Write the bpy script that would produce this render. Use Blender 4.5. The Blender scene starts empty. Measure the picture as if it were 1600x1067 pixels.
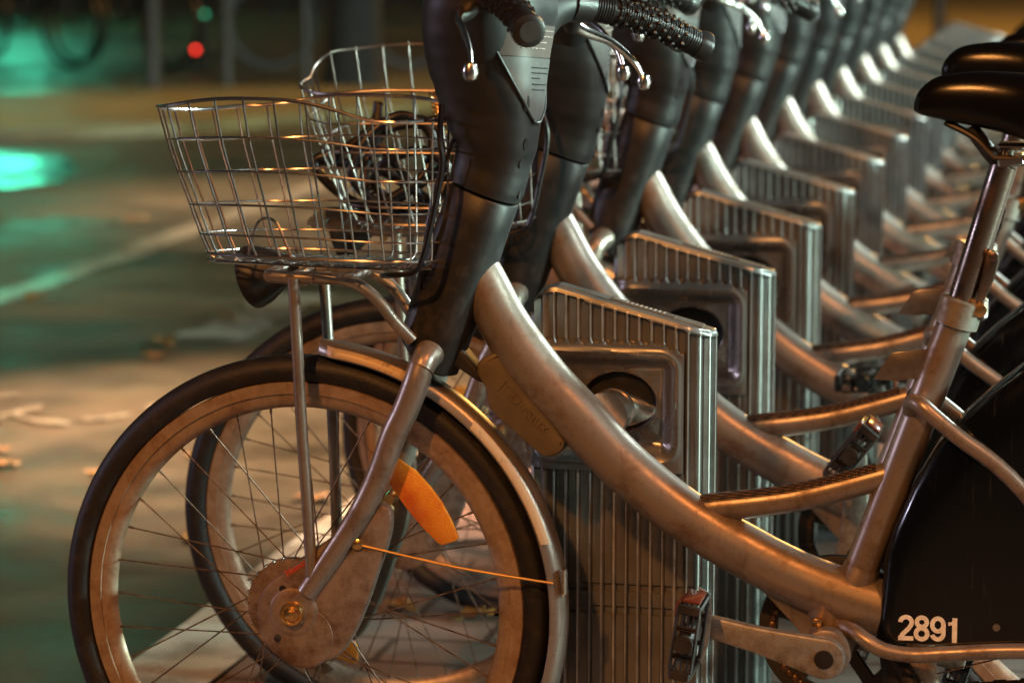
import bpy, bmesh, math, random
from mathutils import Vector, Matrix
random.seed(7)
R=math.radians
S=bpy.context.scene
COL=S.collection
# ------------------------------------------------------------------ camera
PITCH=R(8.573); YAW=R(12.014)
cd=bpy.data.cameras.new('camera'); cam=bpy.data.objects.new('camera',cd); COL.objects.link(cam)
cam.location=(1.0704,-3.7041,1.2671)
cam.rotation_euler=(R(90)-PITCH,0,YAW)
cd.sensor_width=36; cd.lens=103.5; cd.clip_start=.1; cd.clip_end=400
cd.dof.use_dof=True; cd.dof.focus_distance=3.80; cd.dof.aperture_fstop=4.3
S.camera=cam
# ------------------------------------------------------------------ world (night sky)
w=bpy.data.worlds.new('World'); S.world=w; w.use_nodes=True
nt=w.node_tree; bg=nt.nodes['Background']
sky=nt.nodes.new('ShaderNodeTexSky'); sky.sky_type='NISHITA'; sky.sun_disc=False
sky.sun_elevation=R(-3); sky.sun_rotation=R(120)
mx=nt.nodes.new('ShaderNodeMixRGB'); mx.blend_type='ADD'; mx.inputs[0].default_value=1
mx.inputs[2].default_value=(.07,.105,.12,1)        # town glow
nt.links.new(sky.outputs[0],mx.inputs[1]); nt.links.new(mx.outputs[0],bg.inputs[0])
bg.inputs[1].default_value=.085
# ------------------------------------------------------------------ lamps of the street, with added fills
def lamp(name,loc,col,power,rad,spot=None,aim=None):
    l=bpy.data.lights.new(name,'SPOT' if spot else 'POINT'); l.color=col; l.energy=power; l.shadow_soft_size=rad
    o=bpy.data.objects.new(name,l); COL.objects.link(o); o.location=loc
    if spot:
        l.spot_size=R(spot); l.spot_blend=.6
        o.rotation_euler=(Vector(aim)-Vector(loc)).to_track_quat('-Z','Y').to_euler()
    return o
SOD=(1,.38,.09)
lamp('sodium_street_light',(-.8,-5.6,5.2),SOD,1300,.14,spot=36,aim=(.55,0,.45))
lamp('sodium_street_light',(3.0,-2.6,4.8),(1,.32,.07),330,.15)
lamp('white_street_light',(5.0,6.2,3.6),(.78,1,.95),2700,.7)
lamp('white_street_light',(7.4,-.8,3.2),(.80,1,.93),1300,.2)
lamp('pale_green_shop_light',(9.0,.80,1.35),(.68,1,.84),4200,.25)
lamp('white_shop_light',(-7.0,-.8,2.0),(.80,.74,1),300,.12)
lamp('green_traffic_or_fill_light',(-9.95,24.2,1.48),(.09,1,.58),36,.22)
lamp('green_traffic_or_fill_light',(-10.0,24.2,2.50),(.09,1,.58),120,.24)
lamp('green_traffic_or_fill_light',(-8.5,6.5,3.6),(.25,1,.5),4,.3)  # added green fill tinting the left road, no signal stands here
lamp('sodium_street_light',(-6.2,13.0,8.5),(1,.52,.10),1500,.3,spot=46,aim=(-5.4,12.6,0))
lamp('sodium_street_light',(2.5,22,5.5),(1,.50,.12),2600,.3)
lamp('pink_street_light',(-1.7,3.3,4.8),(1,.60,.39),5200,.25,spot=32,aim=(-.75,3.0,0))
lamp('pink_street_light',(-2.6,9.2,5.2),(1,.60,.38),2200,.25,spot=38,aim=(-1.9,8.2,0))
lamp('added_yellow_fill_light',(-5.0,8.0,7.5),(1,.78,.32),950,.25,spot=44,aim=(-3.6,7.0,0))  # added fill that brightens the left road, no known lamp there
S.view_settings.view_transform='Standard'; S.view_settings.look='None'
S.view_settings.exposure=0.0; S.view_settings.gamma=1
try: S.cycles.max_bounces=8; S.cycles.sample_clamp_indirect=4
except Exception: pass
# ------------------------------------------------------------------ materials
def mat(name,col,rough=.5,metal=0,col2=None,scale=30,rvar=0,bump=0,bscale=200,emit=None,estr=0,detail=6,thr=(.4,.65),coat=0,spec=.5):
    m=bpy.data.materials.new(name); m.use_nodes=True; t=m.node_tree; b=t.nodes['Principled BSDF']
    b.inputs['Base Color'].default_value=(*col,1); b.inputs['Roughness'].default_value=rough; b.inputs['Metallic'].default_value=metal
    b.inputs['Specular IOR Level'].default_value=spec; b.inputs['Coat Weight'].default_value=coat; b.inputs['Coat Roughness'].default_value=.12
    tc=t.nodes.new('ShaderNodeTexCoord')
    if col2 is not None or rvar:
        n=t.nodes.new('ShaderNodeTexNoise'); n.inputs['Scale'].default_value=scale; n.inputs['Detail'].default_value=detail; n.inputs['Roughness'].default_value=.65
        t.links.new(tc.outputs['Object'],n.inputs['Vector'])
        r=t.nodes.new('ShaderNodeValToRGB'); r.color_ramp.elements[0].position=thr[0]; r.color_ramp.elements[1].position=thr[1]
        t.links.new(n.outputs['Fac'],r.inputs[0])
        if col2 is not None:
            x=t.nodes.new('ShaderNodeMixRGB'); x.inputs[1].default_value=(*col,1); x.inputs[2].default_value=(*col2,1)
            t.links.new(r.outputs[0],x.inputs[0]); t.links.new(x.outputs[0],b.inputs['Base Color'])
        if rvar:
            q=t.nodes.new('ShaderNodeMath'); q.operation='MULTIPLY_ADD'; q.inputs[1].default_value=rvar; q.inputs[2].default_value=rough
            t.links.new(r.outputs[0],q.inputs[0]); t.links.new(q.outputs[0],b.inputs['Roughness'])
    if bump:
        n2=t.nodes.new('ShaderNodeTexNoise'); n2.inputs['Scale'].default_value=bscale; n2.inputs['Detail'].default_value=4
        t.links.new(tc.outputs['Object'],n2.inputs['Vector'])
        bp=t.nodes.new('ShaderNodeBump'); bp.inputs['Strength'].default_value=bump; bp.inputs['Distance'].default_value=.002
        t.links.new(n2.outputs['Fac'],bp.inputs['Height']); t.links.new(bp.outputs[0],b.inputs['Normal'])
    if emit: b.inputs['Emission Color'].default_value=(*emit,1); b.inputs['Emission Strength'].default_value=estr
    return m
M={}
M['paint']=mat('satin_silver_paint',(.33,.295,.26),.32,.68,col2=(.19,.14,.105),scale=14,rvar=.16,bump=.05,bscale=500,thr=(.46,.72))
M['paint2']=mat('worn_silver_paint',(.315,.27,.235),.35,.62,col2=(.17,.12,.085),scale=26,rvar=.18,bump=.06,bscale=500,thr=(.5,.7))
M['chrome']=mat('bright_steel_wire',(.66,.63,.60),.22,1,col2=(.42,.32,.24),scale=14,rvar=.12,thr=(.5,.75))
M['spoke']=mat('rusty_spoke_steel',(.30,.23,.17),.42,.8,col2=(.10,.06,.035),scale=60)
M['plate']=mat('brushed_top_plate',(.42,.42,.42),.3,.85,col2=(.3,.29,.28),scale=30)
M['post_steel']=mat('dull_steel_seat_post',(.30,.25,.22),.24,1,col2=(.16,.11,.08),scale=18,rvar=.15)
M['dull']=mat('dull_steel_wire',(.30,.28,.27),.36,.9,col2=(.16,.12,.10),scale=20)
M['blk2']=mat('dark_far_cover',(.05,.042,.036),.4,.3,col2=(.09,.07,.055),scale=20)  # far hub cover, darker than the near one
M['ridge']=mat('painted_light_aluminium_rib',(.55,.56,.55),.30,.75,col2=(.32,.31,.30),scale=25,rvar=.1)  # paler aluminium tone that paints in the light caught by the ribs
M['alu']=mat('worn_alloy',(.42,.40,.36),.36,.75,col2=(.22,.18,.14),scale=60,rvar=.2,bump=.05)
M['rim']=mat('dusty_alloy_rim',(.42,.32,.24),.42,.5,col2=(.24,.15,.095),scale=40,rvar=.15,thr=(.42,.7))
M['blk']=mat('black_plastic',(.012,.011,.010),.42,0,col2=(.028,.023,.02),scale=25,rvar=.14,bump=.12,bscale=900)
M['sleeve']=mat('scuffed_dark_plastic',(.011,.011,.011),.44,0,col2=(.036,.029,.025),scale=34,rvar=.18,bump=.15,bscale=500,thr=(.5,.75))
M['col']=mat('charcoal_moulded_plastic',(.010,.0115,.012),.42,.0,col2=(.016,.016,.016),scale=12,rvar=.1,bump=.10,bscale=1100)
M['rub']=mat('grip_rubber',(.014,.013,.013),.32,0,bump=.2,bscale=400)
M['tyre']=mat('tyre_rubber',(.008,.007,.007),.55,0,col2=(.030,.021,.015),scale=55,rvar=.15,bump=.3,bscale=300,thr=(.5,.78))
M['cream']=mat('cream_reflective_strip',(.55,.42,.27),.4,0,col2=(.16,.09,.05),scale=45,thr=(.55,.72))
M['skirt']=mat('glossy_black_plastic',(.003,.004,.006),.10,0,scale=5,rvar=.14,col2=(.004,.006,.009),spec=.32,coat=.15)
def streaks(m):
    t=m.node_tree; b=t.nodes['Principled BSDF']; tc=t.nodes.new('ShaderNodeTexCoord'); mp=t.nodes.new('ShaderNodeMapping'); mp.inputs['Scale'].default_value=(150,30,7); mp.inputs['Rotation'].default_value=(0,-.5,0)
    n=t.nodes.new('ShaderNodeTexNoise'); n.inputs['Scale'].default_value=1; n.inputs['Detail'].default_value=6; n.inputs['Roughness'].default_value=.8
    r=t.nodes.new('ShaderNodeValToRGB'); r.color_ramp.elements[0].position=.60; r.color_ramp.elements[1].position=.80
    r.color_ramp.elements[0].color=(.003,.004,.006,1); r.color_ramp.elements[1].color=(.05,.055,.06,1)
    t.links.new(tc.outputs['Object'],mp.inputs[0]); t.links.new(mp.outputs[0],n.inputs['Vector']); t.links.new(n.outputs['Fac'],r.inputs[0]); t.links.new(r.outputs[0],b.inputs['Base Color'])
streaks(M['skirt'])
M['num']=mat('cream_number_decal',(.92,.90,.82),.5,0,col2=(.72,.68,.60),scale=90)
M['scr']=mat('dull_screw',(.25,.22,.19),.4,.8)
M['orange']=mat('orange_reflector',(.75,.30,.025),.2,0,col2=(.55,.10,.01),scale=14,coat=.6,bump=.6,bscale=420)
M['redr']=mat('red_reflector',(.13,.028,.014),.25,0,coat=.5)
M['gold']=mat('brassy_bolt',(.75,.50,.22),.28,1)
M['pan']=mat('stained_steel_pan',(.33,.31,.29),.27,.85,col2=(.15,.10,.07),scale=11,rvar=.18,thr=(.52,.75),bump=.05,bscale=60)
M['hole']=mat('dark_socket',(.006,.005,.005),.6)
M['box']=mat('tan_plastic_box',(.14,.115,.07),.42,0,col2=(.10,.08,.045),scale=20,rvar=.15,bump=.05)
M['vinyl']=mat('saddle_vinyl',(.004,.004,.004),.19,0,spec=.4,rvar=.03,scale=30,bump=.06,bscale=900)
M['cover']=mat('grimy_hub_cover',(.34,.28,.24),.42,.6,col2=(.13,.08,.05),scale=24,rvar=.25,thr=(.42,.66),bump=.05)
M['label']=mat('grey_sticker',(.12,.122,.12),.45,0,col2=(.09,.09,.088),scale=40)
M['label2']=mat('brown_grey_plate',(.13,.11,.10),.35,.1)
M['ink']=mat('dark_ink',(.03,.03,.03),.5)
M['lightink']=mat('light_ink',(.5,.45,.4),.5)
M['redink']=mat('red_ink',(.5,.06,.03),.5)
M['strut']=M['paint']
M['lens']=mat('clear_lens',(.5,.5,.5),.08,.3,coat=1)
def wear(m,amt=.35,sc=(90,90,9)):
    t=m.node_tree; b=t.nodes['Principled BSDF']; lk=b.inputs['Base Color'].links
    if not lk: return
    src=lk[0].from_socket; tc=t.nodes.new('ShaderNodeTexCoord'); mp=t.nodes.new('ShaderNodeMapping'); mp.inputs['Scale'].default_value=sc; mp.inputs['Rotation'].default_value=(0,.35,0)
    n=t.nodes.new('ShaderNodeTexNoise'); n.inputs['Scale'].default_value=1; n.inputs['Detail'].default_value=5; n.inputs['Roughness'].default_value=.75
    r=t.nodes.new('ShaderNodeValToRGB'); r.color_ramp.elements[0].position=.56; r.color_ramp.elements[1].position=.70
    x=t.nodes.new('ShaderNodeMixRGB'); x.inputs[2].default_value=(.07,.045,.03,1)
    q=t.nodes.new('ShaderNodeMath'); q.operation='MULTIPLY'; q.inputs[1].default_value=amt
    t.links.new(tc.outputs['Object'],mp.inputs[0]); t.links.new(mp.outputs[0],n.inputs['Vector']); t.links.new(n.outputs['Fac'],r.inputs[0]); t.links.new(r.outputs[0],q.inputs[0]); t.links.new(q.outputs[0],x.inputs[0])
    t.links.new(src,x.inputs[1]); t.links.new(x.outputs[0],b.inputs['Base Color'])
    # tiny chips and specks
    v=t.nodes.new('ShaderNodeTexVoronoi'); v.inputs['Scale'].default_value=75
    r2=t.nodes.new('ShaderNodeValToRGB'); r2.color_ramp.elements[0].position=.05; r2.color_ramp.elements[1].position=.085; r2.color_ramp.elements[0].color=(.6,.6,.6,1); r2.color_ramp.elements[1].color=(0,0,0,1)
    y=t.nodes.new('ShaderNodeMixRGB'); y.inputs[2].default_value=(.03,.02,.015,1)
    t.links.new(tc.outputs['Object'],v.inputs['Vector']); t.links.new(v.outputs['Distance'],r2.inputs[0]); t.links.new(r2.outputs[0],y.inputs[0]); t.links.new(x.outputs[0],y.inputs[1]); t.links.new(y.outputs[0],b.inputs['Base Color'])
for k_ in ('paint','paint2','rim','cream'): wear(M[k_])
wear(M['cover'],.5,(40,40,30))
def grip_strip():
    m=bpy.data.materials.new('perforated_grip_tape'); m.use_nodes=True; t=m.node_tree; b=t.nodes['Principled BSDF']
    tc=t.nodes.new('ShaderNodeTexCoord'); mp=t.nodes.new('ShaderNodeMapping'); mp.inputs['Scale'].default_value=(1,1.0,1)
    v=t.nodes.new('ShaderNodeTexVoronoi'); v.inputs['Scale'].default_value=330; v.inputs['Randomness'].default_value=.12
    t.links.new(tc.outputs['Object'],mp.inputs[0]); t.links.new(mp.outputs[0],v.inputs['Vector'])
    r=t.nodes.new('ShaderNodeValToRGB'); r.color_ramp.elements[0].position=.28; r.color_ramp.elements[1].position=.36
    r.color_ramp.elements[0].color=(.35,.22,.12,1); r.color_ramp.elements[1].color=(.014,.009,.008,1)
    t.links.new(v.outputs['Distance'],r.inputs[0]); t.links.new(r.outputs[0],b.inputs['Base Color']); b.inputs['Roughness'].default_value=.45
    return m
M['strip']=grip_strip()
def dock_mat():
    m=mat('brushed_dock_aluminium',(.185,.19,.19),.32,.55,col2=(.11,.105,.10),scale=11,rvar=.18,thr=(.42,.75),bump=.04,bscale=300)
    return m
M['dock']=dock_mat()
def ground_mat(name,a,b,c,s1,s2,rough,rvar,bump,slab=None,wet=False):
    m=bpy.data.materials.new(name); m.use_nodes=True; t=m.node_tree; B=t.nodes['Principled BSDF']
    tc=t.nodes.new('ShaderNodeTexCoord')
    n1=t.nodes.new('ShaderNodeTexNoise'); n1.inputs['Scale'].default_value=s1; n1.inputs['Detail'].default_value=8; n1.inputs['Roughness'].default_value=.7
    n2=t.nodes.new('ShaderNodeTexNoise'); n2.inputs['Scale'].default_value=s2; n2.inputs['Detail'].default_value=5
    for n in (n1,n2): t.links.new(tc.outputs['Object'],n.inputs['Vector'])
    r1=t.nodes.new('ShaderNodeValToRGB'); r1.color_ramp.elements[0].position=.38; r1.color_ramp.elements[1].position=.66
    t.links.new(n1.outputs['Fac'],r1.inputs[0])
    x=t.nodes.new('ShaderNodeMixRGB'); x.inputs[1].default_value=(*a,1); x.inputs[2].default_value=(*b,1); t.links.new(r1.outputs[0],x.inputs[0])
    r2=t.nodes.new('ShaderNodeValToRGB'); r2.color_ramp.elements[0].position=.45; r2.color_ramp.elements[1].position=.7
    t.links.new(n2.outputs['Fac'],r2.inputs[0])
    y=t.nodes.new('ShaderNodeMixRGB'); y.inputs[2].default_value=(*c,1); t.links.new(x.outputs[0],y.inputs[1])
    q=t.nodes.new('ShaderNodeMath'); q.operation='MULTIPLY'; q.inputs[1].default_value=.6; t.links.new(r2.outputs[0],q.inputs[0]); t.links.new(q.outputs[0],y.inputs[0])
    out=y.outputs[0]
    h=n2.outputs['Fac']
    if slab:
        br=t.nodes.new('ShaderNodeTexBrick'); br.inputs['Scale'].default_value=slab; br.inputs['Mortar Size'].default_value=.012
        br.inputs['Color1'].default_value=(1,1,1,1); br.inputs['Color2'].default_value=(.82,.82,.82,1); br.inputs['Mortar'].default_value=(.35,.3,.28,1)
        t.links.new(tc.outputs['Object'],br.inputs['Vector'])
        z=t.nodes.new('ShaderNodeMixRGB'); z.blend_type='MULTIPLY'; z.inputs[0].default_value=1
        t.links.new(out,z.inputs[1]); t.links.new(br.outputs[0],z.inputs[2]); out=z.outputs[0]
    t.links.new(out,B.inputs['Base Color'])
    rr=t.nodes.new('ShaderNodeMath'); rr.operation='MULTIPLY_ADD'; rr.inputs[1].default_value=rvar; rr.inputs[2].default_value=rough
    t.links.new(r1.outputs[0],rr.inputs[0]); t.links.new(rr.outputs[0],B.inputs['Roughness'])
    n3=t.nodes.new('ShaderNodeTexNoise'); n3.inputs['Scale'].default_value=140; n3.inputs['Detail'].default_value=4; t.links.new(tc.outputs['Object'],n3.inputs['Vector'])
    bp=t.nodes.new('ShaderNodeBump'); bp.inputs['Strength'].default_value=bump; bp.inputs['Distance'].default_value=.004
    t.links.new(n3.outputs['Fac'],bp.inputs['Height']); t.links.new(bp.outputs[0],B.inputs['Normal'])
    return m
M['asphalt']=ground_mat('damp_asphalt',(.040,.034,.019),(.115,.094,.052),(.018,.016,.012),.75,3.2,.26,.40,.6)
M['pave']=ground_mat('pinkish_pavement',(.20,.135,.105),(.26,.18,.145),(.12,.08,.06),1.6,6.,.45,.2,.3,slab=1.6)
M['farpave']=ground_mat('sandy_pavement',(.20,.155,.06),(.27,.21,.085),(.11,.085,.04),.8,3.,.5,.2,.3)
M['line']=ground_mat('worn_white_road_paint',(.62,.60,.50),(.50,.48,.38),(.14,.12,.09),3,9.,.12,.3,.08)
M['line2']=ground_mat('faded_road_paint',(.30,.28,.21),(.20,.18,.13),(.05,.045,.03),2.2,7.,.14,.4,.2)
M['kerb']=ground_mat('kerb_stone',(.30,.27,.22),(.36,.32,.26),(.2,.17,.13),2,9.,.6,.1,.25)
M['leaf']=mat('dry_yellow_leaf',(.27,.15,.03),.6,0,col2=(.13,.06,.018),scale=40)
M['leaf2']=mat('pale_crumpled_scrap',(.26,.235,.16),.5,0,col2=(.10,.085,.05),scale=25)
M['bark']=mat('tree_bark',(.018,.015,.013),.9,0,col2=(.010,.009,.008),scale=12,bump=.8,bscale=20)
M['post']=mat('grey_post_paint',(.055,.05,.042),.45,.2,col2=(.035,.03,.025),scale=8)
M['darkbike']=mat('dark_bike_paint',(.02,.02,.02),.4,.3)
M['redlamp']=mat('lit_red_lamp',(.8,.03,.02),.3,emit=(1,.035,.02),estr=7)
M['redlamp2']=mat('dim_red_lamp',(.8,.03,.02),.3,emit=(1,.03,.03),estr=1.2)
M['grnlamp']=mat('lit_green_lamp',(.03,.6,.3),.3,emit=(.05,.9,.45),estr=.8)
M['cable']=mat('black_cable',(.006,.005,.007),.33,0)
# ------------------------------------------------------------------ mesh helpers
def cr(pts,n=8):
    P=[Vector(p) for p in pts]; out=[]
    if len(P)<3:
        return [P[0].lerp(P[1],i/n) for i in range(n+1)]
    for i in range(len(P)-1):
        a=P[i-1] if i else P[0]*2-P[1]; b=P[i]; c=P[i+1]; d=P[i+2] if i+2<len(P) else P[-1]*2-P[-2]
        for k in range(n):
            t=k/n
            out.append(.5*((2*b)+(c-a)*t+(2*a-5*b+4*c-d)*t*t+(3*b-a-3*c+d)*t**3))
    out.append(P[-1].copy()); return out
def lerpl(vals,n):
    out=[]; m=len(vals)-1
    for i in range(n):
        f=i/(n-1)*m; k=min(int(f),m-1); out.append(vals[k]+(vals[k+1]-vals[k])*(f-k))
    return out
class MB:
    def __init__(s): s.v=[]; s.f=[]; s.mi=[]; s.m=0
    def loft(s,loops,cap=True,closed=False,wrap=True):
        base=len(s.v); n=len(loops[0])
        for L in loops: s.v+= [tuple(p) for p in L]
        m=len(loops)
        for i in range(m if closed else m-1):
            j=(i+1)%m
            for k in range(n if wrap else n-1):
                l=(k+1)%n; s.f.append((base+i*n+k,base+i*n+l,base+j*n+l,base+j*n+k)); s.mi.append(s.m)
        if cap and not closed and wrap:
            s.f.append(tuple(base+k for k in reversed(range(n)))); s.mi.append(s.m)
            s.f.append(tuple(base+(m-1)*n+k for k in range(n))); s.mi.append(s.m)
        return s
    def tube(s,pts,r,seg=12,closed=False,smooth=0,flat=1.,ref=None,cap=True):
        P=cr(pts,smooth) if smooth else [Vector(p) for p in pts]
        n=len(P); rr=lerpl(r,n) if isinstance(r,(list,tuple)) else [r]*n
        T=[]
        for i in range(n):
            if closed: t=P[(i+1)%n]-P[i-1]
            else: t=P[min(i+1,n-1)]-P[max(i-1,0)]
            T.append(t.normalized())
        a=Vector(ref) if ref else (Vector((0,0,1)) if abs(T[0].z)<.9 else Vector((0,1,0)))
        a=(a-T[0]*a.dot(T[0])).normalized(); loops=[]
        for i in range(n):
            a=(a-T[i]*a.dot(T[i])).normalized(); b=T[i].cross(a)
            loops.append([P[i]+a*math.cos(q)*rr[i]+b*math.sin(q)*rr[i]*flat for q in [2*math.pi*k/seg for k in range(seg)]])
        return s.loft(loops,cap=cap,closed=closed)
    def lathe(s,prof,org,axis,seg=32,closed=False):
        # prof: (distance along the axis, radius)
        A=Vector(axis).normalized(); u=A.orthogonal().normalized(); v=A.cross(u); O=Vector(org)
        loops=[[O+A*d+(u*math.cos(q)+v*math.sin(q))*max(r,1e-5) for q in [2*math.pi*k/seg for k in range(seg)]] for d,r in prof]
        return s.loft(loops,closed=closed)
    def plate(s,poly,y0,y1,bev=.002,inset=None):
        # polygon in x,z thickened along y, with chamfered rims
        n=len(poly); P=[Vector((a,0,b)) for a,b in poly]
        ar=sum(P[i].x*P[(i+1)%n].z-P[(i+1)%n].x*P[i].z for i in range(n))
        sg=1 if ar>0 else -1
        def off(d):
            o=[]
            for i in range(n):
                e1=(P[i]-P[i-1]).normalized(); e2=(P[(i+1)%n]-P[i]).normalized()
                n1=Vector((-e1.z,0,e1.x))*sg; n2=Vector((-e2.z,0,e2.x))*sg
                m_=(n1+n2); m_=m_.normalized() if m_.length>1e-4 else n1
                k=max(.5,m_.dot(n1)); o.append(P[i]+m_*(d/k))
            return o
        def at(L,y): return [Vector((p.x,y,p.z)) for p in L]
        i1=off(bev); i0=off(bev*.3)
        return s.loft([at(i1,y0),at(i0,y0+bev*.3),at(P,y0+bev),at(P,y1-bev),at(i0,y1-bev*.3),at(i1,y1)])
    def box(s,c,d,rot=None,bev=.0):
        x,y,z=[q/2 for q in d]; c=Vector(c); b=min(bev,min(x,y,z)*.9)
        def L(zz,i):
            xx=x-i; yy=y-i; k=max(b,1e-5)
            pts=[(-xx+k,-yy),(xx-k,-yy),(xx,-yy+k),(xx,yy-k),(xx-k,yy),(-xx+k,yy),(-xx,yy-k),(-xx,-yy+k)]
            o=[Vector((p,q,zz)) for p,q in pts]
            return [c+(rot@v if rot else v) for v in o]
        return s.loft([L(-z,b),L(-z+b,0),L(z-b,0),L(z,b)] if b>0 else [L(-z,0),L(z,0)])
    def mesh(s,name,mats,org=(0,0,0),smooth=True,ang=40):
        me=bpy.data.meshes.new(name); o=Vector(org)
        me.from_pydata([tuple(Vector(v)-o) for v in s.v],[],s.f)
        for m in (mats if isinstance(mats,(list,tuple)) else [mats]): me.materials.append(m)
        for p,i in zip(me.polygons,s.mi): p.material_index=i
        bm=bmesh.new(); bm.from_mesh(me); bmesh.ops.recalc_face_normals(bm,faces=bm.faces)
        if smooth:
            for f in bm.faces: f.smooth=True
            for e in bm.edges:
                if len(e.link_faces)==2 and e.calc_face_angle(0)>R(ang): e.smooth=False
        bm.to_mesh(me); bm.free(); return me
def text_mb(txt,size,org,xdir,zdir,depth=.0006,spacing=1.0,align='LEFT',bold=0.0,xs=1.0):
    cu=bpy.data.curves.new('t','FONT'); cu.body=txt; cu.size=size; cu.extrude=depth; cu.space_character=spacing; cu.align_x=align; cu.offset=bold; cu.resolution_u=6
    o=bpy.data.objects.new('t',cu); COL.objects.link(o)
    bpy.context.view_layer.update()
    me=bpy.data.meshes.new_from_object(o.evaluated_get(bpy.context.evaluated_depsgraph_get()))
    bpy.data.objects.remove(o); X=Vector(xdir).normalized(); Z=Vector(zdir).normalized(); N=X.cross(Z)
    b=MB(); b.v=[tuple(Vector(org)+X*v.co.x*xs+Z*v.co.y+N*v.co.z) for v in me.vertices]
    b.f=[tuple(p.vertices) for p in me.polygons]; b.mi=[0]*len(b.f); bpy.data.meshes.remove(me); return b
# ------------------------------------------------------------------ scene helpers
def link(name,me,parent=None,mw=None):
    o=bpy.data.objects.new(name,me); COL.objects.link(o)
    if parent is not None: o.parent=parent
    if mw is not None: o.matrix_basis=mw
    return o
def tag(o,label,cat,group=None):
    o['label']=label; o['category']=cat
    if group: o['group']=group
    return o
def struct(o,kind='structure'):
    o['kind']=kind; return o
# ================================================================== GROUND
def sheet(name,pts,z,m,bev=None):
    me=bpy.data.meshes.new(name); me.from_pydata([(x,y,z) for x,y in pts],[],[tuple(range(len(pts)))]); me.materials.append(m)
    bm=bmesh.new(); bm.from_mesh(me); bmesh.ops.recalc_face_normals(bm,faces=bm.faces)
    for f in bm.faces:
        if f.normal.z<0: f.normal_flip()
    bm.to_mesh(me); bm.free(); return struct(link(name,me))
def wavy(x,y0,y1,wd,n=40,amp=.012):
    a=[];b=[]
    for i in range(n+1):
        y=y0+(y1-y0)*i/n
        a.append((x-wd/2+random.uniform(-amp,amp),y)); b.append((x+wd/2+random.uniform(-amp,amp),y))
    return a+b[::-1]
sheet('road',[(-160,-60),(160,-60),(160,200),(-160,200)],0,M['asphalt'])
sheet('pavement',[(-.37,-12),(14,-12),(14,17.2),(-.37,17.2)],.004,M['pave'])
sheet('road_marking',wavy(-.455,-6,16,.165),.008,M['line'])
sheet('road_marking',wavy(-2.47,2.2,16,.13,60,.022),.004,M['line2'])
sheet('road_marking',wavy(-1.55,4.35,5.35,.20,14,.03),.004,M['line2'])
M['water']=mat('puddle_water',(.03,.03,.02),.21,0,spec=.5,rvar=.25,scale=2.5,thr=(.45,.6))
sheet('puddle',[(-4.75,9.6),(-4.55,10.0),(-4.3,10.15),(-4.05,9.95),(-3.86,9.5),(-3.72,9.15),(-3.66,8.8),(-3.80,8.5),(-4.05,8.45),(-4.4,8.7),(-4.7,9.1)],.004,M['water'])
def raised(name,poly,z,m,mk,kw=.14):
    b=MB(); b.loft([[Vector((x,y,-.02)) for x,y in poly],[Vector((x,y,z)) for x,y in poly]])
    return struct(link(name,b.mesh(name,m,smooth=False)))
raised('far_pavement',[(-16,4.6),(-5.0,10.6),(-4.0,11.5),(-3.3,13.0),(-2.2,16.5),(-1.6,26),(14,26),(14,60),(-30,60),(-13,20),(-5.9,13.6),(-7.5,11.2),(-18,6.5)][:5]+[(-1.6,19),(14,19),(14,60),(-2,60),(-3.4,17),(-4.4,14.8),(-5.8,13.6),(-18,6.6)],.06,M['farpave'],None)
# ================================================================== DOCK
def dock_top(x):
    if x<.318:
        t=(x-.275)/.043; t=max(0,min(1,t)); return .715+.038*math.sqrt(max(0,1-(1-t)**2))
    return .753-(x-.318)*(.753-.698)/(.526-.318)
def rrect(x,z,x0,x1,z0,z1,r):
    cx=(x0+x1)/2; cz=(z0+z1)/2; dx=abs(x-cx)-(x1-x0)/2+r; dz=abs(z-cz)-(z1-z0)/2+r
    return math.hypot(max(dx,0),max(dz,0))+min(max(dx,dz),0)-r
def sst(a,b,x):
    t=max(0,min(1,(x-a)/(b-a))); return t*t*(3-2*t)
PIT=.0165
def flute(s,z,x):
    p=(s%PIT)/PIT; c=abs(p-.5)*2        # 0 mid flute, 1 at the ridge
    fx=(p-.5)*PIT; hw=PIT*.5*.78
    full= x>.492
    zt=dock_top(x)-.008
    if full: return .0078*(1-sst(.66,.86,c))*sst(0,.004,zt-z)
    zb=.680 if x<.455 else .680-(x-.455)*.35
    def seg(a,b):
        dz=max(a+hw-z,0,z-(b-.004)); 
        if z<a+hw: d=math.hypot(fx,a+hw-z)
        elif z>b: d=hw*1.5
        else: d=abs(fx)
        return .0078*(1-sst(hw*.84,hw*1.08,d))
    return max(seg(zb,zt), seg(-1,.507) if z<.6 else 0)
def ridge(pts,c,z):      # rib tops paler, light on the ridges put into the colour
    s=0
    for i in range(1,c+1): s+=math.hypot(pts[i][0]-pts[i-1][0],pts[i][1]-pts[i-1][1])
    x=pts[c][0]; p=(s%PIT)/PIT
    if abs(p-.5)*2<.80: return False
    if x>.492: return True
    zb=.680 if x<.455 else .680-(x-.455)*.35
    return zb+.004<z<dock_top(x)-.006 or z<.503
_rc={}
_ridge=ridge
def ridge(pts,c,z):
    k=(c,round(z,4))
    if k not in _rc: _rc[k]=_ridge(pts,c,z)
    return _rc[k]
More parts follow.
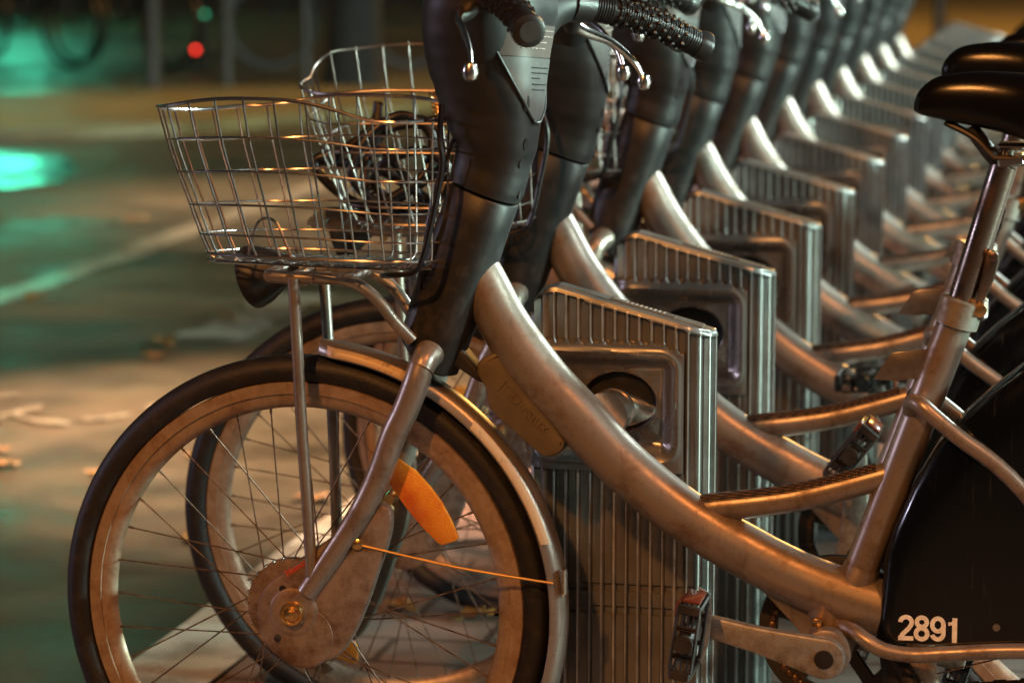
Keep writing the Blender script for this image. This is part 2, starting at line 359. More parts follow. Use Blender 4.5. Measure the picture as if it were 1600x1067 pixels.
def dock_mesh():
    b=MB(); y0=.115; ym=.158
    out=[]
    L=.0; 
    pts=[]
    n=10
    for i in range(n+1):
        q=math.pi*(1-i/(2*n)); pts.append((.310+.035*math.cos(q),ym-(ym-y0)*math.sin(q)))
    k=int((.482-.310)/.0013)
    for i in range(1,k+1): pts.append((.310+.172*i/k,y0))
    n=44
    for i in range(1,n+1):
        q=math.pi/2*i/n; pts.append((.482+.048*math.sin(q),ym-(ym-y0)*math.cos(q)))
    zs=[0,.1,.2,.30,.309,.312,.315,.318,.321,.33,.34,.343,.346,.349,.352,.40,.45]
    z=.47
    while z<.72: zs.append(z); z+=.0022
    def z_of(zz,x):
        t=dock_top(x)
        return zz if zz<.66 else .66+(zz-.66)/(.72-.66)*(t-.66)
    rows=[]
    for side in (0,1):
        loops=[]
        for zz in zs+[.7201]:
            L_=[]; s=0
            for i,(x,y) in enumerate(pts):
                if i: s+=math.hypot(x-pts[i-1][0],y-pts[i-1][1])
                z=z_of(min(zz,.72),x)
                a=pts[max(i-1,0)]; c=pts[min(i+1,len(pts)-1)]
                tx,ty=c[0]-a[0],c[1]-a[1]; l=math.hypot(tx,ty); nx,ny=-ty/l,tx/l   # inward
                d=flute(s,z,x)
                if side==0:
                    g=rrect(x,z,.283,.482,.521,.668,.024)
                    d+=.018*(1-sst(-.026,-.001,g)) - .0022*(math.exp(-((g-.001)/.0035)**2))
                    g2=math.hypot((x-.400)/.050,(z-.598)/.040)-1
                    if g<0: d+=.012*(1-sst(-.10,.04,g2)); d+=.0016*math.sin(x*160)*math.sin(z*130)*(1-sst(-.03,-.01,g))*.4
                    if .31<z<.32 or .341<z<.351: d+=.004 if (x>.47 or z<.51) and flute(s,z,x)>.003 else 0
                    if g<-.002: d-=flute(s,z,x)
                ex=.0025*sst(.006,0,dock_top(x)-z)
                yy=y+ny*(d+ex); xx=x+nx*(d+ex)
                if side: yy=ym+(ym-yy)*.28
                L_.append(Vector((xx,yy,z)))
            loops.append(L_)
        # hole faces dark
        base=len(b.f); b.loft(loops,cap=False,wrap=False); n=len(pts)
        if side==0:
            for r in range(len(loops)-1):
                for c in range(n-1):
                    x,z=pts[c][0],loops[r][c].z
                    g=rrect(x,z,.283,.482,.521,.668,.024)
                    idx=base+r*(n-1)+c
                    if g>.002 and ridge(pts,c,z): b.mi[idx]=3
                    elif math.hypot((x-.400)/.050,(z-.598)/.040)<1: b.mi[idx]=2
                    elif g<-.001: b.mi[idx]=1
        rows.append(loops[-1])
    # the top: strip between the two faces
    mid=[Vector((a.x,ym,a.z+.0015)) for a in rows[0]]
    b.loft([rows[0],mid,rows[1]],cap=False,wrap=False)
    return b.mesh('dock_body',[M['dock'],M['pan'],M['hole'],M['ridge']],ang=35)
DB=dock_mesh()
def tsurf(x): return dock_top(x)+.0008
def strip_mesh(name,x0,x1,w,h,m,ym=.140):
    b=MB(); n=14
    L=[]
    for i in range(n+1):
        x=x0+(x1-x0)*i/n; z=tsurf(x)
        L.append([Vector((x,ym-w/2,z-.001)),Vector((x,ym-w/2,z+h)),Vector((x,ym+w/2,z+h)),Vector((x,ym+w/2,z-.001))])
    b.loft(L); return b.mesh(name,m,smooth=False)
DT=strip_mesh('top_plate',.318,.512,.030,.0010,M['plate'],ym=.147)
DS=strip_mesh('sticker',.386,.474,.022,.0018,M['ink'],ym=.147)
DS2=strip_mesh('sticker_tab',.391,.405,.016,.0024,M['label'],ym=.147)
def tick_mesh():
    b=MB()
    for i in range(9):
        x=.409+i*.0062; b.box((x,.147,tsurf(x)+.0022),(.0028,.012+.003*(i%3==0),.0006))
    return b.mesh('sticker_print',M['lightink'],smooth=False)
DS3=tick_mesh()
def foot_mesh():
    b=MB(); b.box((.40,.14,.01),(.30,.10,.02),bev=.004)
    for x in (.27,.53): b.lathe([(0,.010),(.008,.010),(.011,.006)],(x,.14,.02),(0,0,1),6)
    return b.mesh('base_plate',M['dock'])
DF=foot_mesh()
def button_mesh():
    b=MB(); b.lathe([(0,.004),(.004,.004),(.005,.002)],(.34,.14,tsurf(.34)+.002),(0,0,1),12); return b.mesh('led',M['grnlamp'])
ORD=['nearest','second','third','fourth','fifth','sixth','seventh','eighth','ninth','tenth','eleventh','twelfth','thirteenth','fourteenth']
YS=[0,.644,1.31,1.93,2.60,3.26,3.91]+[3.91+.655*i for i in range(1,8)]
for i,y in enumerate(YS):
    r=bpy.data.objects.new('bike_dock',None); COL.objects.link(r); r.location=(0,y,0)
    if i<11: lb='ribbed aluminium dock holding the %s hire bicycle from the camera'%ORD[i]
    else: lb='blurred empty ribbed dock, %s in the row, beyond the last bicycle'%ORD[i]
    tag(r,lb,'bike dock','ribbed docks in a row')
    bd=link('dock_body',DB,r); link('top_plate',DT,r)
    s=link('sticker',DS,r)
    if i<4: link('sticker_tab',DS2,s); link('sticker_print',DS3,s)
    link('base_plate',DF,r)
# ================================================================== BICYCLE meshes
A0=Vector((.178,0,.701)); AX=Vector((math.sin(R(20)),0,math.cos(R(20))))
BB=Vector((.704,0,.319)); WR=.335
PE=[None,None]; PARTS=[]   # (name, mesh, group, parent name or None, level of detail)
def part(name,b,m,grp='f',par=None,lod=99,ang=40,smooth=True,cnt=1):
    org={'f':(0,0,0),'s':A0,'w':A0,'c':BB,'p':PE[0],'q':PE[1]}[grp]
    me=b.mesh(name,m,org=org,ang=ang,smooth=smooth); PARTS.append((name,me,grp,par,lod)); return me
def V(*a): return Vector(a)
# ---- frame
b=MB()
tp=[(.212,.832),(.241,.779),(.267,.728),(.295,.684),(.326,.645),(.361,.609),(.394,.574),(.427,.541),(.467,.508),(.504,.481),(.545,.456),(.587,.434),(.625,.415),(.667,.397),(.713,.381),(.765,.366)]
b.tube([(x,0,z) for x,z in tp],[.027,.031,.033,.035,.035,.035,.034,.034,.034,.034,.035,.035,.035,.036,.036],28,smooth=4)
b.lathe([(-.002,.036),(.006,.036),(.012,.030),(.012,.0)],(.765,0,.366),(.95,0,-.3),28)
b.tube([(.730,0,.385),(.856,0,.748)],.0225,24,smooth=6)
b.tube([(.722,0,.372),(.736,0,.402),(.742,0,.420)],[.031,.027,.0235],24,smooth=4)        # weld collar
# foot rail
fr=[(.505,.476),(.54,.486),(.60,.495),(.65,.504),(.70,.517),(.775,.541)]
b.tube([(x,0,z) for x,z in fr],[.010,.018,.0185,.018,.018,.017],22,smooth=5)
b.tube([(.545,0,.462),(.560,0,.474),(.575,0,.480)],[.020,.016,.012],18,smooth=4)
# lower bracket
b.tube([(.700,0,.372),(.703,0,.345),(.704,0,.325)],[.032,.027,.030],22,smooth=4)
b.plate([(.585,.420),(.61,.386),(.640,.355),(.668,.325),(.700,.312),(.72,.345),(.71,.38)],-.006,.006,.002)
for sy in (-1,1):
    b.tube([(.712,.018*sy,.345),(.735,.045*sy,.345),(.752,.056*sy,.337),(.775,.060*sy,.326),(.811,.060*sy,.3215),(.86,.060*sy,.326),(.95,.060*sy,.334),(1.10,.060*sy,.336)],.0100,14,smooth=6)
    b.tube([(.800,.012*sy,.626),(.803,.030*sy,.640),(.815,.048*sy,.640),(.832,.054*sy,.627),(.862,.056*sy,.603),(.945,.056*sy,.536),(1.09,.058*sy,.352)],.0105,14,smooth=6)
part('frame',b,M['paint2'])
b=MB(); b.lathe([(-.072,.026),(-.070,.031),(-.050,.031),(-.046,.029),(.040,.029),(.046,.031),(.06,.031)],BB,(0,1,0),28)
part('bottom_bracket',b,M['paint2'],par='frame')
b=MB(); b.lathe([(-.012,.004),(-.011,.0065),(.004,.007)],(.688,-.030,.351),(0,1,0),12)
part('cable_bolt',b,M['gold'],par='frame',lod=4)
# foot rail tape
b=MB(); ctr=cr([V(x,0,z) for x,z in fr],6)[5:-1]
loops=[]
for i,p in enumerate(ctr):
    t=(ctr[min(i+1,len(ctr)-1)]-ctr[max(i-1,0)]).normalized(); nn=V(-t.z,0,t.x); 
    o=[]
    for q in [R(-54+118*k/12) for k in range(13)]: o.append(p+nn*math.cos(q)*.0192+V(0,1,0)*math.sin(q)*.0192)
    for q in [R(64-118*k/12) for k in range(13)]: o.append(p+nn*math.cos(q)*.0178+V(0,1,0)*math.sin(q)*.0178)
    loops.append(o)
b.loft(loops); part('grip_tape',b,M['strip'],par='frame')
# docking lug
b=MB(); b.lathe([(.02,.030),(.052,.030),(.055,.026),(.062,.026),(.064,.029),(.074,.029),(.077,.024),(.090,.0235),(.092,.0)],(.400,0,.600),(.05,1,-.02),28)
lug=[(.414,.618),(.440,.607),(.456,.598),(.457,.591),(.446,.583),(.425,.574),(.405,.572),(.395,.598)]
b.plate(lug,.088,.108,.004); part('docking_lug',b,M['chrome'],par='frame')
# plate on seat tube
b=MB(); b.plate([(.752,.664),(.772,.695),(.776,.699),(.783,.7005),(.830,.706),(.818,.668),(.78,.663)],-.012,-.008,.0012); part('guide_plate',b,M['dull'])
# seat clamp, post, lever
SD=(V(.906,0,.925)-V(.856,0,.748)).normalized()
b=MB(); b.lathe([(-.018,.0245),(-.017,.0285),(.015,.0285),(.017,.026),(.017,.02)],(.857,0,.752),SD,28)
b.box((.882,-.0,.757),(.022,.030,.028),bev=.004); part('seat_clamp',b,M['alu'])
b=MB(); b.lathe([(-.022,.004),(-.021,.0085),(.02,.0085)],(.884,0,.757),(0,1,0),16); b.lathe([(-.023,.0035),(-.0225,.0045),(-.0,.0045)],(.868,0,.7475),(0,1,0),10)
part('clamp_bolt',b,M['gold'],par='seat_clamp',lod=4)
b=MB(); b.plate([(.876,.762),(.884,.758),(.900,.795),(.906,.820),(.902,.831),(.894,.833),(.889,.828),(.886,.81)],-.016,-.006,.0025); b.lathe([(-.024,.003),(-.023,.006),(-.01,.0065)],(.899,0,.825),(0,1,0),14)
part('release_lever',b,M['post_steel'],par='seat_clamp')
b=MB(); b.tube([V(.853,0,.742),V(.908,0,.937)],.0172,22,smooth=4); part('seat_post',b,M['post_steel'])
b=MB(); b.tube([V(.906,0,.930),V(.914,0,.962)],.0085,14,smooth=2); b.box((.918,0,.944),(.034,.05,.014),Matrix.Rotation(R(-8),3,'Y'),bev=.003); b.box((.925,0,.962),(.05,.044,.008),bev=.003); part('saddle_clamp',b,M['chrome'],par='seat_post')
# saddle
b=MB(); secs=[(.796,.010,1.016,1.004),(.800,.016,1.026,1.001),(.808,.021,1.036,.998),(.822,.025,1.0455,.995),(.845,.029,1.051,.990),(.88,.033,1.054,.984),(.92,.043,1.053,.974),(.955,.060,1.051,.964),(.99,.082,1.051,.960),(1.02,.098,1.053,.960),(1.05,.104,1.056,.966),(1.068,.098,1.054,.978),(1.078,.080,1.046,.99),(1.081,.05,1.035,1.0)]
sx=cr([V(a,0,0) for a,_,_,_ in secs],3); sw=cr([V(a,0,0) for _,a,_,_ in secs],3); st=cr([V(a,0,0) for _,_,a,_ in secs],3); sb=cr([V(a,0,0) for _,_,_,a in secs],3)
loops=[]
for i in range(len(sx)):
    x,w_,t_,b_=sx[i].x,sw[i].x,st[i].x,sb[i].x; o=[]
    for k in range(28):
        q=2*math.pi*k/28; c,s_=math.cos(q),math.sin(q); e=.72
        yy=w_*math.copysign(abs(c)**e,c); zc=b_+(t_-b_)*.38
        zz=zc+(t_-zc)*abs(s_)**.85 if s_>0 else zc-(zc-b_)*abs(s_)**.5
        o.append(V(x,yy,zz))
    loops.append(o)
b.loft(loops); part('saddle',b,M['vinyl'],ang=60)
b=MB()
for sy in (-1,1): b.tube([(.835,.008*sy,.990),(.872,.016*sy,.972),(.893,.021*sy,.952),(.905,.022*sy,.948),(.95,.022*sy,.950),(1.0,.035*sy,.965)],.0038,8,smooth=5)
b.tube([(.866,0,.985),(.880,0,.966),(.898,0,.944),(.908,0,.940)],[.009,.010,.009],10,smooth=4,flat=1.6)
part('saddle_rail',b,M['blk'],par='saddle')
# tan box under the main tube
b=MB(); bx=[(.240,.655),(.241,.669),(.252,.679),(.268,.685),(.280,.676),(.350,.581),(.357,.569),(.352,.557),(.333,.549),(.320,.555),(.300,.571),(.266,.600),(.254,.616),(.250,.638)]; bx=[(p.x,p.z) for p in cr([V(a,0,z) for a,z in bx+bx[:1]],3)[:-1]]
b.plate(bx,-.024,.024,.006); part('lock_box',b,M['box'])
d=V(.34-.262,0,.565-.640).normalized(); 
b=text_mb('JCDecaux',.021,V(.268,-.0238,.640),d,V(-d.z,0,d.x),.0016,bold=.0004); part('embossed_writing',b,M['box'],par='lock_box',lod=3,smooth=False)
# rear skirt
sk=[(.764,.334),(.766,.36),(.769,.39),(.7725,.44),(.784,.480),(.806,.533),(.836,.586),(.862,.618),(.90,.655),(.941,.689),(.99,.714),(1.05,.727),(1.12,.728),(1.2,.708),(1.28,.665),(1.36,.59),(1.41,.51),(1.43,.43),(1.44,.345)]
n=len(sk)
def skoff(dd):
    o=[]
    for i in range(n):
        p=V(sk[i][0],0,sk[i][1]); c=V(1.10,0,.36); q=(c-p).normalized(); q.z*=(0 if i in (0,n-1) else 1); o.append(p+q*dd)
    return o
b=MB(); lay=[(-.0530,.115),(-.0522,.080),(-.0508,.052),(-.0480,.028),(-.0435,.012),(-.037,.0035),(-.030,0),(.030,0),(.040,.0012),(.046,.005),(.0495,.012),(.050,.020)]
b.loft([[V(p.x,y,p.z) for p in skoff(dd)] for y,dd in lay]); part('skirt_guard',b,M['skirt'],ang=50)
TX=MB()
RB=[0]
def ribbon(pts,wd,closed=False,h=.0005):
    RB[0]+=1; y=-.0533-.00009*RB[0]
    P=[V(p[0],0,p[1]) for p in pts]; n=len(P); L=[]
    for i in range(n):
        t=((P[(i+1)%n]-P[i-1]) if closed else P[min(i+1,n-1)]-P[max(i-1,0)]).normalized(); m_=V(-t.z,0,t.x)*wd/2; p=P[i]+V(0,y,0)
        L.append([p+m_,p-m_,p-m_+V(0,-h,0),p+m_+V(0,-h,0)])
    TX.loft(L,closed=closed)
def ell(cx,cz,rx,rz,a0,a1,n=24): return [(cx+rx*math.cos(R(a0+(a1-a0)*i/n)),cz+rz*math.sin(R(a0+(a1-a0)*i/n))) for i in range(n+1)]
NW=.0056; NX=.7925; NZ=.3385
ribbon(ell(NX+.0102,NZ+.0235,.0072,.0068,180,-35)+[(NX+.0130,NZ+.0150),(NX+.0058,NZ+.0078),(NX+.0034,NZ+.0026)],NW)
ribbon([(NX+.0006,NZ+.0028),(NX+.0198,NZ+.0031)],NW)
ribbon(ell(NX+.0300,NZ+.0247,.0062,.0060,0,360,28)[:-1],NW,True); ribbon(ell(NX+.0300,NZ+.0098,.0071,.0070,0,360,28)[:-1],NW,True)
ribbon(ell(NX+.0502,NZ+.0222,.0070,.0082,0,360,28)[:-1],NW,True)
ribbon([(NX+.0572,NZ+.0222),(NX+.0572,NZ+.0130)]+ell(NX+.0502,NZ+.0110,.0070,.0072,12,-165,18),NW)
ribbon([(NX+.0712,NZ+.0002),(NX+.0712,NZ+.0320)],.0062); ribbon([(NX+.0632,NZ+.0240),(NX+.0690,NZ+.0250),(NX+.0712,NZ+.0300)],.0044)
PARTS.append(('bike_number',TX.mesh('bike_number',M['num'],smooth=False),'f','skirt_guard',-1))
b=MB(); b.lathe([(-.003,.0025),(-.0028,.0045),(0,.005)],(.9155,-.0520,.361),(0,1,0),14); part('screw',b,M['scr'],par='skirt_guard',lod=2)
# ---- wheels
def circ(R_,y,seg=96,c=(0,0,WR)): return [V(c[0]+R_*math.cos(2*math.pi*k/seg),y,c[2]+R_*math.sin(2*math.pi*k/seg)) for k in range(seg)]
def ring(b,prof,seg=96,c=(0,0,WR)):  # closed profile of (radius, y)
    b.loft([circ(r,y,seg,c) for r,y in prof],closed=True)
def wheel_meshes(c,seg=112):
    b=MB(); ring(b,[(.3010,-.012),(.299,-.0145),(.2845,-.0145),(.2838,-.0118),(.2815,-.0118),(.2725,-.0095),(.2665,-.005),(.2645,0),(.2665,.005),(.2725,.0095),(.2815,.0118),(.2838,.0118),(.2845,.0145),(.299,.0145),(.3010,.012)],seg,c); rimb=b
    t=MB(); pr=[]
    for k in range(18):
        q=R(-140)+R(280)*k/17; pr.append((.3165+.0190*math.cos(q),.0225*math.sin(q)))
    ring(t,pr,seg,c)
    for j in range(seg*2):                      # tread blocks
        a=2*math.pi*j/(seg*2); cs,sn=math.cos(a),math.sin(a)
        for y0,y1 in ((-.004,.005),):
            ym=(y0+y1)/2; rr=.3165+.0190*math.sqrt(max(0,1-(ym/.0225)**2))-.0008
            M3=Matrix(((cs,0,-sn),(0,1,0),(sn,0,cs)))
            tilt=Matrix.Rotation(math.asin(max(-1,min(1,-ym/.0225*.8))),3,'Z')
            t.box(V(c[0],0,c[2])+M3@V(rr,ym,0),(.0014,(y1-y0)*.8,.0058),M3@tilt)
    h=MB(); h.lathe([(-.052,.010),(-.044,.010),(-.040,.036),(-.037,.046),(-.033,.046),(-.031,.032),(0,.028),(.031,.032),(.033,.046),(.037,.046),(.040,.036),(.044,.010),(.052,.010)],V(*c),(0,1,0),40)
    sp=MB(); sp.tube([(.0,0,.044),(.004,0,.16),(.008,0,.268)],.00105,6); 
    return rimb,t,h,sp
rimb,ty,hb,sp=wheel_meshes((0,0,WR))
part('front_wheel',rimb,M['rim'],'w'); part('tyre',ty,M['tyre'],'w',par='front_wheel',ang=30); part('hub',hb,M['alu'],'w',par='front_wheel')
rb2,ty2,hb2,_=wheel_meshes((1.10,0,WR))
part('rear_wheel',rb2,M['rim'],'f'); part('tyre',ty2,M['tyre'],'f',par='rear_wheel',ang=30); part('hub',hb2,M['alu'],'f',par='rear_wheel')
def spoke_dirs(c,n=36):
    out=[]
    for k in range(n):
        a=2*math.pi*k/n; side=-1 if k%2 else 1; lean=(1 if (k//2)%2 else -1)*R(52)
        h0=V(c[0]+.043*math.cos(a+lean),.034*side,c[2]+.043*math.sin(a+lean)); h1=V(c[0]+.268*math.cos(a),.002*side,c[2]+.268*math.sin(a))
        out.append((h0,h1))
    return out
SPK=[]
for h0,h1 in spoke_dirs((0,0,WR)):
    q=MB(); m_=h0.lerp(h1,.96); q.tube([h0,m_],.00105,6); q.tube([m_,h1],.0018,6); SPK.append(q.mesh('spoke',M['spoke'],org=A0))
q=MB()
for h0,h1 in spoke_dirs((0,0,WR),32): q.tube([h0,h1],.00105,5)
SPKS=q.mesh('spokes',M['spoke'],org=A0)
q=MB()
for h0,h1 in spoke_dirs((1.10,0,WR),32): q.tube([h0,h1],.00105,5)
SPKR=q.mesh('spokes',M['spoke'])
# reflector on the front wheel
rp=[(.117,.516),(.1265,.5435),(.134,.542),(.160,.525),(.178,.506),(.193,.487),(.207,.462),(.2165,.439),(.213,.434),(.195,.4275),(.189,.430),(.170,.448),(.150,.470),(.132,.494)]

b=MB(); b.plate(rp,-.031,-.021,.003); part('reflector',b,M['orange'],'w',par='front_wheel')
b=MB(); cc=V(.168,0,.483); b.lathe([(-.034,.003),(-.033,.0055),(-.029,.006)],(cc.x,0,cc.z),(0,1,0),14); part('reflector_screw',b,M['blk'],'w',par='reflector_x',lod=-5)
# hub covers
hc=[(.119,.486),(.130,.479),(.1335,.462),(.129,.435),(.118,.403),(.098,.346),(.083,.312),(.064,.282),(.040,.268),(.016,.264),(-.012,.267),(-.035,.282),(-.047,.305),(-.052,.333),(-.046,.356),(-.030,.376),(.0,.398),(.034,.423),(.070,.453),(.098,.478)]
hcs=[(p.x,p.z) for p in cr([V(a,0,z) for a,z in hc]+[V(hc[0][0],0,hc[0][1])],4)[:-1]]
for sy in (-1,1):
    b=MB(); y0,y1=(-.058,-.036) if sy<0 else (.036,.058); b.plate(hcs,y0,y1,.006)
    if sy<0:
        b.lathe([(-.0620,.0),(-.0625,.024),(-.0620,.030),(-.0600,.033),(-.055,.034)],(0,0,WR),(0,1,0),36)
        b.lathe([(-.0605,.0),(-.0603,.036),(-.0590,.041),(-.055,.043)],(.012,0,.302),(0,1,0),36)
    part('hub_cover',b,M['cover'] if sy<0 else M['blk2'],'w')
b=MB(); b.lathe([(-.046,.050),(-.044,.0615),(-.030,.0625),(-.028,.05)],(-.006,0,WR+.006),(0,1,0),44); part('drum_ring',b,M['cover'],'w',lod=4)
b=MB()
for k in range(11):
    a=R(75+k*13); b.box((-.006+.0618*math.cos(a),-.0400,WR+.006+.0618*math.sin(a)),(.004,.012,.0045),Matrix.Rotation(-a,3,'Y'),bev=.0008)
part('drum_notches',b,M['chrome'],'w',par='drum_ring',lod=3)
b=MB(); b.lathe([(-.079,.004),(-.078,.0065),(-.072,.007),(-.071,.010),(-.073,.0125),(-.0725,.015),(-.068,.0165),(-.060,.0165)],(0,0,WR),(0,1,0),20); part('axle_nut',b,M['gold'],'w')
b=MB(); b.lathe([(-.060,.0),(-.0595,.0045),(-.056,.005)],(-.015,0,.366),(0,1,0),14); part('cover_hole',b,M['hole'],'w',lod=3)
b=MB(); b.lathe([(-.066,.001),(-.065,.004),(-.058,.005)],(-.022,0,.300),(0,1,0),12); part('cover_bolt',b,M['blk'],'w',lod=3)
d=V(.075,0,.052).normalized(); b=text_mb('Nexus',.0125,V(-.008,-.0586,.3825),d,V(-d.z,0,d.x),.0003,bold=.0003); part('red_writing',b,M['redink'],'w',lod=2,smooth=False)
# ---- fork
b=MB(); fk=[(.174,.670),(.168,.648),(.154,.612),(.137,.577),(.120,.530),(.100,.487),(.077,.449),(.048,.406),(.018,.362)]
for sy in (-1,1):
    b.tube([(x,(.058 if z<.66 else .054)*sy,z) for x,z in fk],[.0165,.0175,.0175,.017,.0165,.016,.015,.0145,.0135],18,smooth=5)
    b.plate([(.024,.375),(.034,.362),(.024,.345),(.012,.320),(-.008,.318),(-.014,.335),(-.004,.352),(.014,.366)],.054*sy-.006 if sy>0 else -.0640,.066 if sy>0 else -.0600+.004,.002)
b.tube([(.174,-.058,.664),(.178,-.047,.677),(.182,-.022,.685),(.182,.022,.685),(.178,.047,.677),(.174,.058,.664)],[.0166,.0175,.022,.022,.0175,.0166],18,smooth=6)
b.tube([A0+AX*-.035,A0+AX*-.02,A0+AX*.06],[.024,.028,.027],22,smooth=3)
part('fork',b,M['paint2'],'w')
# brake arm and wire stay
b=MB(); b.tube([(.092,-.060,.430),(.22,-.046,.403),(.344,-.033,.385)],.0020,8,smooth=6); b.lathe([(-.064,.004),(-.062,.0075),(-.052,.008)],(.088,0,.431),(0,1,0),14)
part('fender_stay',b,M['gold'],'w',par='front_fender')
b=MB(); b.box((.108,-.02,.470),(.030,.05,.016),Matrix.Rotation(R(30),3,'Y'),bev=.003); b.lathe([(-.04,.007),(-.02,.009),(.03,.009)],(.125,0,.488),(0,1,0),14); part('brake_arm',b,M['gold'],'w',lod=3)
# ---- front fender
FR=.358
def fend(a,off,yo,b0=-1,b1=1,th=.0014):
    pts=[]
    for k in range(13):
        v=b0+(b1-b0)*k/12; y=.0285*math.sin(v*math.pi/2*.98) ; dr=-.019*(1-math.cos(v*math.pi/2*.98))**1.15
        pts.append((FR+off+dr,y*(1+yo)))
    return pts
def fender_part(name,m,par,off,a0,a1,b0,b1,ns=64,tip=True):
    b=MB(); loops=[]
    for i in range(ns+1):
        a=R(a0+(a1-a0)*i/ns); tt=1.0
        if tip: tt=min(1,math.sqrt(max(.02,(i+.4)/3.0)),math.sqrt(max(.02,(ns-i+.4)/3.)))
        o=[]
        P=fend(a,off,0,b0,b1); Q=[(r-.0018,y*.95) for r,y in P][::-1]
        for r,y in P+Q: o.append(V(r*math.cos(a),y*tt,WR+r*math.sin(a)))
        loops.append(o)
    b.loft(loops); part(name,b,m,'w',par=par)
fender_part('front_fender',M['paint'],None,0,86,-36,-1,1)
fender_part('cream_strip',M['cream'],'front_fender',.0006,85,62,-.99,-.60,20)
fender_part('cream_strip',M['cream'],'front_fender',.0006,52,12,-.99,-.62,24)
b=MB(); 
for i in range(1): b.box(V(FR*math.cos(R(8))+.002,-.022,WR+FR*math.sin(R(8))),(.006,.012,.036),bev=.002)
part('stay_clip',b,M['alu'],'w',par='front_fender')
b=MB(); b.plate([(.192,.700),(.215,.690),(.245,.655),(.250,.643),(.240,.645),(.205,.668),(.188,.680)],-.02,.02,.003); part('mud_flap',b,M['blk'],'w')
# ---- rack, struts, basket
b=MB()
for sy in (-1,1):
    b.tube([(-.030,.046*sy,.779),(.0,.05*sy,.7785),(.06,.05*sy,.7785),(.092,.05*sy,.770),(.118,.048*sy,.748),(.136,.044*sy,.724),(.158,.036*sy,.699)],.0085,12,smooth=6)
    b.tube([(.005+.007*(sy>0),.060*sy,.779),(.009+.007*(sy>0),.061*sy,.70),(.015+.007*(sy>0),.062*sy,.58),(.023+.003*(sy>0),.062*sy,.45),(.026,.062*sy,.385)],.0078,12,smooth=3)
b.tube([(-.030,-.048,.779),(-.036,-.03,.779),(-.036,.03,.779),(-.030,.048,.779)],.008,12,smooth=4); b.tube([(.0,-.06,.7785),(.0,.06,.7785)],.007,10); b.tube([(.075,-.055,.777),(.075,.055,.777)],.007,10)
part('basket_rack',b,M['paint'],'w')
LV=[(.997,0,.205,.160),(.951,.006,.198,.154),(.908,.014,.190,.148),(.865,.022,.181,.141),(.826,.029,.173,.134),(.800,.034,.167,.128)]
def se(a,e=3.0):
    c,s_=math.cos(a),math.sin(a); return math.copysign(abs(c)**(2/e),c),math.copysign(abs(s_)**(2/e),s_)
def arcpos(m_,frac):        # even spacing round a superellipse
    K=720; P=[V(m_[2]*se(2*math.pi*k/K)[0],m_[3]*se(2*math.pi*k/K)[1],0) for k in range(K+1)]
    L=[0]
    for k in range(K): L.append(L[-1]+(P[k+1]-P[k]).length)
    t=frac%1*L[-1]; k=0
    while L[k+1]<t: k+=1
    return 2*math.pi*(k+(t-L[k])/max(1e-9,L[k+1]-L[k]))/K
def basket(var,fine=True):
    rnd=random.Random(var); b=MB(); ph=rnd.uniform(0,6)
    def bend(p,t):       # dents
        k=.0035 if var else .002
        return p+V(math.sin(p.y*40+ph)*k,math.sin(p.x*35+ph)*k,0)*t
    KEYS=[-.014,.003,.016,-.002,-.010,-.006,.006,-.020] if var==0 else [-.004,.022,.040,.034,.004,-.004,.004,-.004] if var==3 else [-.004,.004,.012,.004,-.004,.004,.012,.004]
    def rim(a):        # rim height every 45 degrees: rear, far rear, far side, far front, front, near front, near side, near rear
        f=(a%(2*math.pi))/(math.pi/4); i=int(f)%8; t=f-int(f); t=t*t*(3-2*t); return KEYS[i]*(1-t)+KEYS[(i+1)%8]*t
    def pt(l,a):
        z,cx,A,B=LV[l]; A,cx=(A*.84,cx+.038) if var==3 else (A,cx); c,s_=se(a); p=V(cx+A*c,B*s_,z); 
        if l==0: p.z+=rim(a)
        else: p.z+=rim(a)*(1-l/5)*.5
        return bend(p,1-l/6)
    K=88 if fine else 48
    for l in range(6):
        b.tube([pt(l,2*math.pi*k/K) for k in range(K)],(.0026 if l==0 else .0021 if l==5 else .0015),8 if fine else 5,closed=True)
    NV=28 if var!=3 else 26
    for j in range(NV):
        f=(j+.5)/NV; a=arcpos(LV[0],f)
        pts=[pt(0,a)+V(0,0,.003)]+[pt(l,a)*1.0 for l in range(1,6)]
        e=pts[-1]; c_=V(.034,0,.791); pts[-1]=V(e.x,e.y,.803); d_=(c_-V(e.x,e.y,.791)); d_.z=0; d_.normalize()
        pts+= [V(e.x,e.y,.7935)+d_*.008,V(e.x,e.y,.7925)+d_*.030]
        b.tube(pts,.0015,7 if fine else 5,smooth=2)
    for y in [-.105+.0262*k for k in range(9)]:
        hx=LV[5][2]*(1-abs(y/LV[5][3])**3)**(1/3); b.tube([(.034-hx,y,.790),(.034+hx,y,.790)],.0017,6)
    for k in range(10):
        x=-.10+.03*k; hy=LV[5][3]*(1-min(1,abs((x-.034)/LV[5][2]))**3)**(1/3); b.tube([(x,-hy,.7935),(x,hy,.7935)],.0017,6)
    if not var:          # wire bracket standing inside
        b.tube([(-.085,-.03,.796),(-.072,-.03,.838),(-.055,-.03,.846),(-.040,-.03,.836),(-.02,-.03,.796)],.002,7,smooth=5)
    return b
BM=[basket(0).mesh('basket',M['chrome'],org=A0),basket(3).mesh('basket',M['dull'],org=A0),basket(5,False).mesh('basket',M['dull'],org=A0)]
b=MB(); ax=V(-1,0,-.30).normalized(); b.lathe([(-.052,.0),(-.050,.014),(-.035,.019),(-.02,.029),(0,.039),(.014,.043),(.018,.043),(.018,.040),(.012,.038)],(-.078,0,.770),ax,28); b.box((-.03,0,.778),(.02,.024,.02),bev=.003); part('headlight',b,M['blk'],'s')
